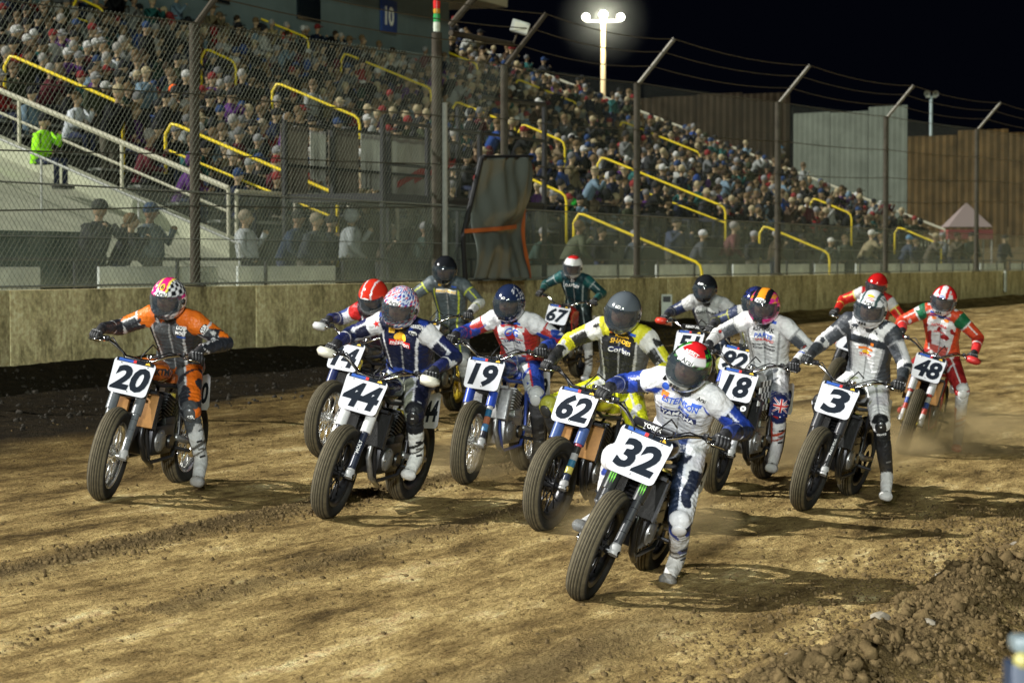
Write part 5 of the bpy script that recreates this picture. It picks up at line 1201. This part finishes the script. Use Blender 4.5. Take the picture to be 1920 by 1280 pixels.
CFG = [
 dict(num='20', at=(192, 937, 15.5, 8), rim='s', steer=10, radiator='o', tank=(.60, .14, .01), tanktext='KTM', tail=(.3, .07, .01), fork=[(.10, .11, .12)] * 4,
      label='orange and black racing motorcycle with number 20 plate and silver wheels at the far left',
      rider=dict(label='racer in orange and grey leathers with magenta and chequered helmet on bike 20', helmet=H20, pitch=17, body=(0, .05, 0), left=((-.02, .30, .66), (-.14, .38, .31), (-.01, .43, .19)),
        pal=dict(splash=[((.02, .022, .028), .25, ('uarm', 'farm', 'thigh')), ((.02, .022, .028), .7, ('yoke',)), ((.4, .4, .4), 1.25, ('uarm', 'yoke', 'shin'))], suit=(.55, .12, .01), chest=(.07, .075, .08), belly=(.06, .065, .07), side=(.03, .033, .036), yoke=(.6, .13, .015), shoulder=(.65, .15, .015), arm=(.62, .14, .01), arm_in=(.04, .045, .05), fore=(.03, .035, .045), cuff=(.03, .03, .035), chequer=1, pipe=(.5, .5, .5), thigh=(.62, .13, .01), thigh_in=(.09, .095, .10), knee=(.06, .065, .07), shin=(.05, .055, .06), boot=(.45, .46, .46), boot2=(.06, .06, .06), toe=(.25, .25, .25)),
        htext=[arai(30), ('6', .05, black_ink, 50, 0, (.018, .03, yel_ink))], suit=[('LIQUI', .026, white_ink, .09, .075), ('MOLY', .026, white_ink, .09, .038), ('', 0, None, .09, 0, (.035, .008, blue_ink, 'r'))], limb=[('4SR', .05, white_ink, 'shin1', .1, None), ('4SR', .045, white_ink, 'uarm1', .25, (.04, .022, black_ink))])),
 dict(num='44', at=(612, 970, 20, 12), rim='k', steer=6, guard=(.62, .60, .50), upper=[(.6, .6, .6), (.55, .55, .57)], fork=[(.015, .02, .04)] * 3, fork_text=[('MOLY', .036, white_ink)], tank=(.012, .014, .03), pipe='s',
      label='dark blue racing motorcycle with number 44 plate, white hand guards and black wheels',
      rider=dict(label='racer in navy leathers with red, white and blue swirled helmet on bike 44', helmet=H44, pitch=18, body=(0, 0, .05), left=((.04, .25, .79), (-.12, .27, .47), (.0, .29, .37)),
        pal=dict(splash=[((.55, .56, .6), 1.1, ('uarm', 'farm', 'thigh')), ((.02, .05, .28), .7, ('yoke', 'belly'))], suit=NAVY, chest=(.010, .013, .04), side=NAVY, shoulder=(.62, .62, .64), arm=(.015, .02, .09), arm_in=(.01, .012, .03), fore=NAVY, cuff=(.015, .02, .09), pipe=(.65, .65, .68), thigh=(.01, .012, .03), thigh_in=(.25, .26, .2), knee=(.016, .017, .02), shin=(.014, .015, .018), boot=(.65, .65, .63), boot2=(.02, .02, .02), toe=(.6, .6, .6)),
        htext=[arai(30)], suit=[('mission', .042, white_ink, 0, .0, (.085, .024, red_ink, 'r')), ('', 0, None, 0, .045, (.05, .032, yel_ink, 'e')), ('Arai', .028, black_ink, .10, .105, (.038, .018, white_ink, 'e')), ('HARRISON', .02, white_ink, .12, .155), ('', 0, None, -.07, .09, (.022, .02, yel_ink, 'r'))],
        limb=[('★', .06, red_ink, 'shoulder', .5, None), ('alpinestars', .02, white_ink, 'knee1', .3, None)])),
 dict(num='14', at=(604, 856, 23, 9), rim='s', steer=0, upper=[(.02, .03, .12), (.5, .4, .05)], guard=(.5, .5, .5), label='racing motorcycle with number 14 plate half hidden behind bike 44',
      rider=dict(label='racer in red, white and blue leathers with red helmet, half hidden behind rider 44', helmet=H14, pitch=34, body=(.05, 0, -.05), left=HANG, pal=dict(suit=(.45, .02, .02), chest=(.05, .02, .03), shoulder=(.5, .02, .02), arm=(.05, .08, .25), arm_in=(.55, .55, .6), fore=(.03, .04, .14), pipe=(.6, .6, .62), thigh=(.03, .04, .12), knee=(.3, .3, .3)), htext=[arai(20)])),
 dict(num='9', at=(772, 784, 17, 5), rim='g', steer=0, tank=(.05, .05, .05), label='racing motorcycle with gold wheels behind bike 44, its plate hidden',
      rider=dict(label='racer in grey leathers with pale sleeves and plain black helmet behind rider 44', helmet=HK, pitch=12, body=(-.08, 0, .10), left=HANG, pal=dict(suit=(.10, .12, .13), chest=(.085, .105, .115), shoulder=(.10, .12, .13), arm=(.10, .12, .13), fore=(.55, .56, .53), cuff=(.5, .5, .5), pipe=(.5, .55, .05), thigh=(.09, .10, .11), knee=(.4, .4, .4), boot=(.1, .1, .1)),
        suit=[('IMPRESSIONS', .032, yel_ink, 0, .03, (.115, .02, white_ink, 'r')), ('', 0, None, -.07, .10, (.02, .015, yel_ink, 'e')), ('', 0, None, .09, .09, (.03, .01, bluel_ink, 'r'))])),
 dict(num='19', at=(872, 908, 21, 5), rim='s', steer=6, radiator='s', engine='alu', tank=(.02, .04, .12), frame=(.03, .06, .25), tail=(.02, .05, .3), upper=[(.02, .06, .4), (.5, .52, .55)], fork=[(.02, .02, .03), (.05, .15, .3), (.3, .1, .05), (.02, .1, .2), (.4, .4, .4)], pipe='s',
      label='silver and blue racing motorcycle with number 19 plate and silver spoked wheels',
      rider=dict(label='racer in white, red and blue leathers with dark starred helmet on bike 19', helmet=H19, pitch=15, body=(.0, .02, .0), left=((.0, .30, .72), (-.16, .30, .34), (-.04, .33, .22)), pal=dict(splash=[((.02, .05, .28), .6, ('uarm', 'thigh', 'yoke')), ((.4, .03, .03), 1.1, ('shoulder', 'chest', 'farm'))], suit=(.6, .6, .62), chest=(.65, .65, .66), belly=(.06, .08, .2), side=(.35, .03, .02), yoke=(.65, .65, .66), shoulder=(.66, .66, .68), arm=(.62, .62, .64), arm_in=(.35, .03, .02), fore=(.02, .05, .28), cuff=(.02, .05, .28), pipe=(.4, .03, .03), thigh=(.015, .04, .22), thigh_in=(.4, .42, .42), knee=(.45, .46, .46), shin=(.06, .06, .065), boot=(.03, .03, .03), toe=(.05, .05, .05)),
        suit=[('GG', .07, bluel_ink, 0, .03), ('YAMAHA', .03, navy_ink, 0, -.06), ('', 0, None, 0, -.035, (.10, .004, red_ink, 'r')), ('', 0, None, 0, .085, (.10, .004, red_ink, 'r')), ('', 0, None, .05, .11, (.03, .009, bluel_ink, 'r'))], htext=[('6D', .03, white_ink, 30, 0, None)])),
 dict(num='67', at=(1018, 716, 20, 9), rim='k', tank=(.4, .03, .02), shroud=(.45, .03, .02), label='red racing motorcycle with number 67 plate, farthest back by the wall',
      rider=dict(label='racer in dark teal leathers with white and red helmet, farthest back on bike 67', helmet=H67, pitch=16, body=(0, -.03, .06), left=HANG, pal=dict(suit=(.01, .05, .055), chest=(.012, .04, .05), shoulder=(.012, .09, .09), arm=(.01, .05, .055), fore=(.02, .08, .075), pipe=(.3, .35, .35), thigh=(.02, .03, .03), knee=(.35, .35, .35)), htext=[('RESET', .04, white_ink, 55, 0, None)],
        suit=[('D', .06, white_ink, .0, .09), ('OAKLEY', .045, white_ink, .0, .02)])),
 dict(num='62', at=(1015, 990, 20, 13), rim='k', steer=-6, radiator='o', tank=(.6, .55, .03), bar=0, tail=(.6, .55, .02), fork=[(.02, .03, .06), (.5, .45, .1), (.03, .12, .2), (.3, .3, .3), (.02, .02, .02), (.35, .05, .08)], upper=[(.05, .09, .25), (.02, .02, .03)],
      label='racing motorcycle with number 62 plate and copper coloured radiator, left of the leader',
      rider=dict(label='racer in black and yellow leathers with plain grey helmet on bike 62', helmet=H62, pitch=14, body=(-.02, .05, .12), left=((.04, .36, .80), (-.20, .25, .46), (-.06, .27, .38)), right=((.08, -.34, .80), (-.2, -.25, .44), (-.05, -.26, .38)),
        pal=dict(splash=[((.5, .5, .5), .95, ('uarm', 'farm', 'thigh')), ((.02, .02, .02), 1.2, ('uarm', 'shoulder'))], suit=(.6, .58, .02), chest=(.022, .023, .026), belly=(.025, .026, .028), side=(.10, .105, .11), yoke=(.58, .56, .03), shoulder=(.6, .6, .56), arm=(.58, .56, .03), arm_in=(.02, .02, .02), fore=(.55, .52, .02), cuff=(.02, .02, .02), pipe=(.5, .5, .5), thigh=(.58, .60, .02), thigh_in=(.58, .60, .02), pad=(.04, .04, .04), knee=(.30, .30, .04), shin=(.05, .05, .05), boot=(.03, .03, .03), toe=(.05, .05, .05)),
        suit=[('Memphis', .024, yel_ink, 0, .085, (.10, .045, black_ink, 'e')), ('SHADES', .036, yel_ink, 0, .048), ('Corbin', .05, white_ink, .0, -.025, (.085, .026, navy_ink, 'r')), ('', 0, None, .07, .125, (.035, .010, bluel_ink, 'r')), ('', 0, None, -.08, .12, (.018, .018, orange_ink, 'r')), ('MOTUL', .025, red_ink, -.10, .17)], htext=[('6D', .032, white_ink, 30, 0, None)])),
 dict(num='51', at=(1268, 803, 22, 5), rim='k', guard=(.55, .04, .02), pad='RENTHAL', label='racing motorcycle with number 51 plate, red hand guards and bar pad, behind the leader',
      rider=dict(label='racer in pale grey and navy leathers with glossy black helmet on bike 51', helmet=HK, pitch=10, left=HANG, pal=dict(suit=(.35, .36, .36), chest=(.38, .39, .38), side=(.03, .04, .08), shoulder=(.5, .5, .5), arm=(.02, .03, .08), fore=(.03, .035, .06), pipe=(.4, .4, .4), thigh=(.03, .04, .06), knee=(.3, .3, .3)), suit=[('Lunchmen', .045, black_ink, 0, .03)], htext=[('', 0, None, 30, 0, (.022, .012, white_ink))])),
 dict(num='92', at=(1335, 838, 20, 12), rim='k', upper=[(.02, .06, .4), (.5, .5, .5)], label='racing motorcycle with number 92 plate between bikes 51 and 18',
      rider=dict(label='racer with dark blue helmet and dark leathers mostly hidden behind rider 18', helmet=H92, pitch=15, body=(0, -.03, 0), left=HANG, pal=dict(suit=(.5, .5, .4), chest=(.5, .5, .48), shoulder=(.04, .05, .10), arm=(.04, .05, .10), fore=(.06, .06, .07), pipe=(.3, .3, .05), thigh=(.06, .06, .08), knee=(.2, .2, .05)))),
 dict(num='18', at=(1336, 922, 23, 9), rim='k', steer=5, checker=1, engine='alu', badge='M', tank=(.5, .5, .5), fork=[(.3, .3, .32), (.02, .02, .02), (.45, .42, .05), (.25, .05, .05)], upper=[(.015, .015, .015), (.3, .3, .3)],
      label='racing motorcycle with number 18 plate and black and white chequered side panels',
      rider=dict(label='racer in white leathers with orange, black and pink helmet and flag knee on bike 18', helmet=H18, pitch=12, body=(-.03, .0, .08), union=1, left=((.06, .27, .76), (-.12, .25, .42), (.02, .28, .26)),
        pal=dict(splash=[((.05, .055, .065), 1.05, ('farm', 'thigh')), ((.45, .03, .02), 1.35, ('farm', 'shin', 'bootleg'))], suit=W_, chest=(.68, .68, .68), side=(.62, .62, .62), shoulder=(.7, .7, .7), arm=(.68, .68, .68), arm_in=(.06, .065, .075), fore=(.66, .66, .66), fore_in=(.06, .065, .075), pipe=(.3, .3, .3), thigh=(.62, .62, .62), thigh_in=(.2, .21, .22), knee=(.015, .02, .10), shin=(.012, .02, .07), boot=(.62, .62, .62), boot2=(.40, .05, .02), toe=(.6, .6, .6)),
        suit=[('kSHARK', .042, black_ink, 0, .07), ('PARTS', .046, bluel_ink, 0, .010), ('UNLIMITED', .026, red_ink, .01, -.032), ('MOTO ANATOMY', .020, black_ink, 0, -.085), ('ROYAL ENFIELD', .022, black_ink, 0, -.12), ('', 0, None, .08, .145, (.03, .009, bluel_ink, 'r'))], htext=[arai(30)], limb=[('PARTS', .03, bluel_ink, 'farm1', .7, None)])),
 dict(num='1', at=(1546, 772, 24, 18), rim='k', label='racing motorcycle mostly hidden behind bike 3',
      rider=dict(label='racer in red leathers with red helmet hidden behind rider 3', helmet=HR, pitch=16, body=(0, -.02, .12), left=HANG, pal=dict(suit=(.45, .02, .015), chest=(.4, .02, .02), shoulder=(.5, .5, .5), arm=(.48, .02, .015), fore=(.5, .02, .015), pipe=(.6, .5, .1), thigh=(.4, .02, .02), knee=(.3, .3, .3)))),
 dict(num='48', at=(1690, 850, 20, 14), rim='g', steer=8, radiator='o', guard=(.5, .03, .03), tank=(.03, .05, .2), frame=(.45, .03, .02), fork=[(.5, .5, .5), (.45, .05, .04), (.03, .08, .35), (.5, .5, .5), (.4, .05, .04)], upper=[(.5, .5, .52), (.03, .08, .4)],
      label='racing motorcycle with number 48 plate, gold wheels and red hand guards at the far right',
      rider=dict(label='racer in orange and white leathers with green shoulders on bike 48, far right', helmet=H48, pitch=14, body=(0, -.07, .10), left=((.04, .34, .72), (-.12, .38, .32), (.02, .42, .18)),
        pal=dict(splash=[((.6, .6, .6), 1.0, ('uarm', 'thigh', 'yoke')), ((.01, .10, .04), .9, ('shoulder',)), ((.3, .02, .02), 1.0, ('chest', 'farm'))], suit=(.55, .05, .02), chest=(.66, .66, .66), belly=(.5, .1, .08), side=(.55, .06, .02), yoke=(.55, .06, .02), shoulder=(.01, .12, .05), arm=(.55, .06, .02), fore=(.52, .05, .02), cuff=(.55, .03, .03), pipe=(.6, .6, .6), thigh=(.30, .02, .02), knee=(.62, .62, .62), shin=(.6, .6, .6), boot=(.6, .6, .58), boot2=(.35, .03, .02), toe=(.4, .03, .03)),
        suit=[('HONDA', .035, red_ink, 0, .0), ('', 0, None, 0, .10, (.11, .004, bluel_ink, 'r')), ('', 0, None, -.06, .07, (.025, .012, orange_ink, 'e')), ('', 0, None, .07, .07, (.03, .014, orange_ink, 'e')), ('mission', .03, red_ink, 0, -.08), ('', 0, None, -.08, .13, (.025, .009, bluel_ink, 'r'))], htext=[('SHOEI', .022, white_ink, 27, 0, (.034, .016, bluel_ink)), ('miss', .03, red_ink, 42, 55, None)], limb=[('48', .06, navy_ink, 'knee1', .3, None)])),
 dict(num='3', at=(1502, 957, 23, 15), rim='k', steer=0, fork=[(.02, .02, .022)] * 3, upper=[(.03, .03, .035), (.035, .035, .04)], fork_text=[('PARTS PLUS', .026, white_ink)], tank=(.012, .013, .015),
      label='black racing motorcycle with large number 3 plate, right of the pack',
      rider=dict(label='racer in white and dark grey leathers with white helmet on bike 3', helmet=H3, pitch=10, body=(-.05, -.04, .15), elbow=(0, 0, -.5), left=((.0, .28, .75), (-.12, .40, .38), (.0, .46, .25)),
        pal=dict(splash=[((.035, .04, .05), .8, ('uarm', 'farm', 'yoke')), ((.3, .32, .2), 1.4, ('thigh',))], suit=W_, chest=(.74, .74, .75), side=(.05, .055, .065), yoke=(.74, .74, .75), shoulder=(.05, .055, .065), arm=(.6, .6, .62), arm_in=(.05, .055, .065), fore=(.6, .6, .6), fore_in=(.04, .045, .055), cuff=(.03, .035, .04), pipe=(.3, .3, .32), thigh=(.72, .72, .72), knee=(.013, .014, .016), shin=(.013, .014, .016), boot=(.02, .02, .022), foot=(.6, .6, .6), boot2=(.02, .02, .02), toe=(.55, .55, .55), band=(1.33, 1.395, (.035, .04, .05))),
        suit=[('PARTS    PLUS', .038, white_ink, 0, .075), ('Software', .026, black_ink, -.01, .0), ('Systems', .026, black_ink, -.01, -.026), ('', 0, None, .055, -.026, (.014, .014, orange_ink, 'r')), ('', 0, None, .0, -.085, (.06, .010, orange_ink, 'r')), ('mission', .034, white_ink, 0, -.15, (.05, .016, red_ink, 'r')), ('', 0, None, 0, -.12, (.03, .018, yel_ink, 'e'))], htext=[arai(30), ('mission', .024, white_ink, 42, 0, (.04, .012, red_ink)), ('', 0, None, 54, 0, (.03, .014, yel_ink))], limb=[('SERVICE', .022, white_ink, 'shin1', .3, None), ('~', .05, white_ink, 'knee1', .5, None)])),
 dict(num='32', at=(1086, 1118, 19, 20), rim='k', steer=2, claw=1, fork=[(.035, .037, .042)] * 4, upper=[(.022, .024, .025), (.022, .024, .025)], tank=(.01, .015, .05), pad='YOREX', plate=(.335, .30), label='leading racing motorcycle with number 32 plate and green claw marks on the forks',
      rider=dict(label='racer in white and blue leathers with red topped helmet leaning on the leading bike 32', helmet=H32, pitch=14, body=(.04, .02, -.03), head=(0, .0, 0), roll=-8, vox=.0085, left=((.02, .27, .53), (-.30, .26, .27), (-.18, .28, .16)), right=((.10, -.24, .76), (-.12, -.24, .36), (.04, -.28, .30)),
        pal=dict(splash=[((.02, .05, .32), .55, ('shoulder', 'yoke', 'uarm')), ((.015, .02, .04), .75, ('farm', 'thigh')), ((.03, .06, .30), .9, ('shin', 'bootleg'))], suit=W_, chest=(.68, .69, .72), belly=(.03, .05, .16), side=(.66, .67, .70), yoke=(.7, .7, .72), shoulder=(.68, .68, .7), arm=(.02, .05, .30), arm_in=(.02, .025, .05), fore=(.02, .045, .26), fore_in=(.02, .03, .08), cuff=(.03, .05, .2), pipe=(.6, .62, .7), thigh=(.64, .65, .68), thigh_in=(.02, .03, .06), knee=(.66, .66, .68), shin=(.62, .62, .64), boot=(.66, .66, .66), boot2=(.05, .05, .06), toe=(.12, .13, .14)),
        suit=[('ESTENSON', .040, bluel_ink, 0, .05), ('Racing', .026, bluel_ink, .03, .0), ('YAMAHA', .042, white_ink, 0, -.055, (.12, .028, navy_ink, 'r')), ('Arai', .028, black_ink, .12, .125, (.036, .018, white_ink, 'e')), ('', 0, None, -.12, .12, (.024, .024, bluel_ink, 'e')), ('', 0, None, -.11, .07, (.024, .018, orange_ink, 'r')), ('', 0, None, .10, .075, (.032, .009, bluel_ink, 'r')), ('', 0, None, -.12, .17, (.025, .014, black_ink, 'r'))],
        htext=[arai(30), ('RESET', .034, white_ink, 52, 0, None), ('', 0, None, 14, 48, None)], limb=[('', 0, None, 'knee1', .5, (.03, .018, black_ink)), ('', 0, None, 'knee-1', .5, (.03, .018, black_ink))])),
]
for c in CFG:
    b_, Wd, S = make_bike(c); make_rider(c, c['label'], Wd, S)

# ------------------------------------------------------------ dust thrown up by the wheels
m = bpy.data.materials.new('dust'); m.use_nodes = True; nt = m.node_tree; nt.nodes.remove(nt.nodes['Principled BSDF'])
pv = nt.nodes.new('ShaderNodeVolumePrincipled'); pv.inputs['Color'].default_value = (.80, .60, .30, 1)
tc = N(nt, 'ShaderNodeTexCoord'); n = noise(nt, tc.outputs['Object'], 1.6, 4, .6)
ln = N(nt, 'ShaderNodeVectorMath', operation='LENGTH'); nt.links.new(tc.outputs['Object'], ln.inputs[0])
fo = N(nt, 'ShaderNodeMapRange'); fo.inputs[1].default_value = 1.; fo.inputs[2].default_value = .2; fo.inputs[3].default_value = 0; fo.inputs[4].default_value = 1
nt.links.new(ln.outputs['Value'], fo.inputs[0]); mr = N(nt, 'ShaderNodeMapRange'); mr.inputs[1].default_value = .38; mr.inputs[2].default_value = .7; mr.inputs[3].default_value = 0; mr.inputs[4].default_value = 4.5
nt.links.new(n, mr.inputs[0]); mm = N(nt, 'ShaderNodeMath', operation='MULTIPLY'); nt.links.new(fo.outputs[0], mm.inputs[0]); nt.links.new(mr.outputs[0], mm.inputs[1])
nt.links.new(mm.outputs[0], pv.inputs['Density']); nt.links.new(pv.outputs[0], nt.nodes['Material Output'].inputs['Volume'])
for k, (px, py, dist, r, lab) in enumerate([(870, 900, .7, (.6, .5, .28), 'thin brown dust behind the number 44 wheels'), (1210, 1030, .9, (.7, .6, .32), 'thin brown dust behind the leading motorcycle'),
        (1470, 880, 1., (.8, .9, .42), 'brown dust cloud between bikes 18 and 3'), (1780, 850, 1.2, (1.1, 1.0, .42), 'brown dust cloud around the rear wheel of bike 48'), (1640, 880, .9, (.7, .6, .3), 'thin dust behind the number 3 wheel')]):
    p = ground_at(px, py); o = MB().ball((0, 0, 0), 1, 16, 10).build('dust_cloud', m, smooth=True)
    o.location = (p.x, p.y, float(zground(p.x, p.y)) + r[2] * .55); o.scale = r; tag(o, lab, None, 'dust', 'stuff')

for o in bpy.data.objects:
    if o.get('label') and len(o['label'].split()) > 16: print('LONG', o['label'])
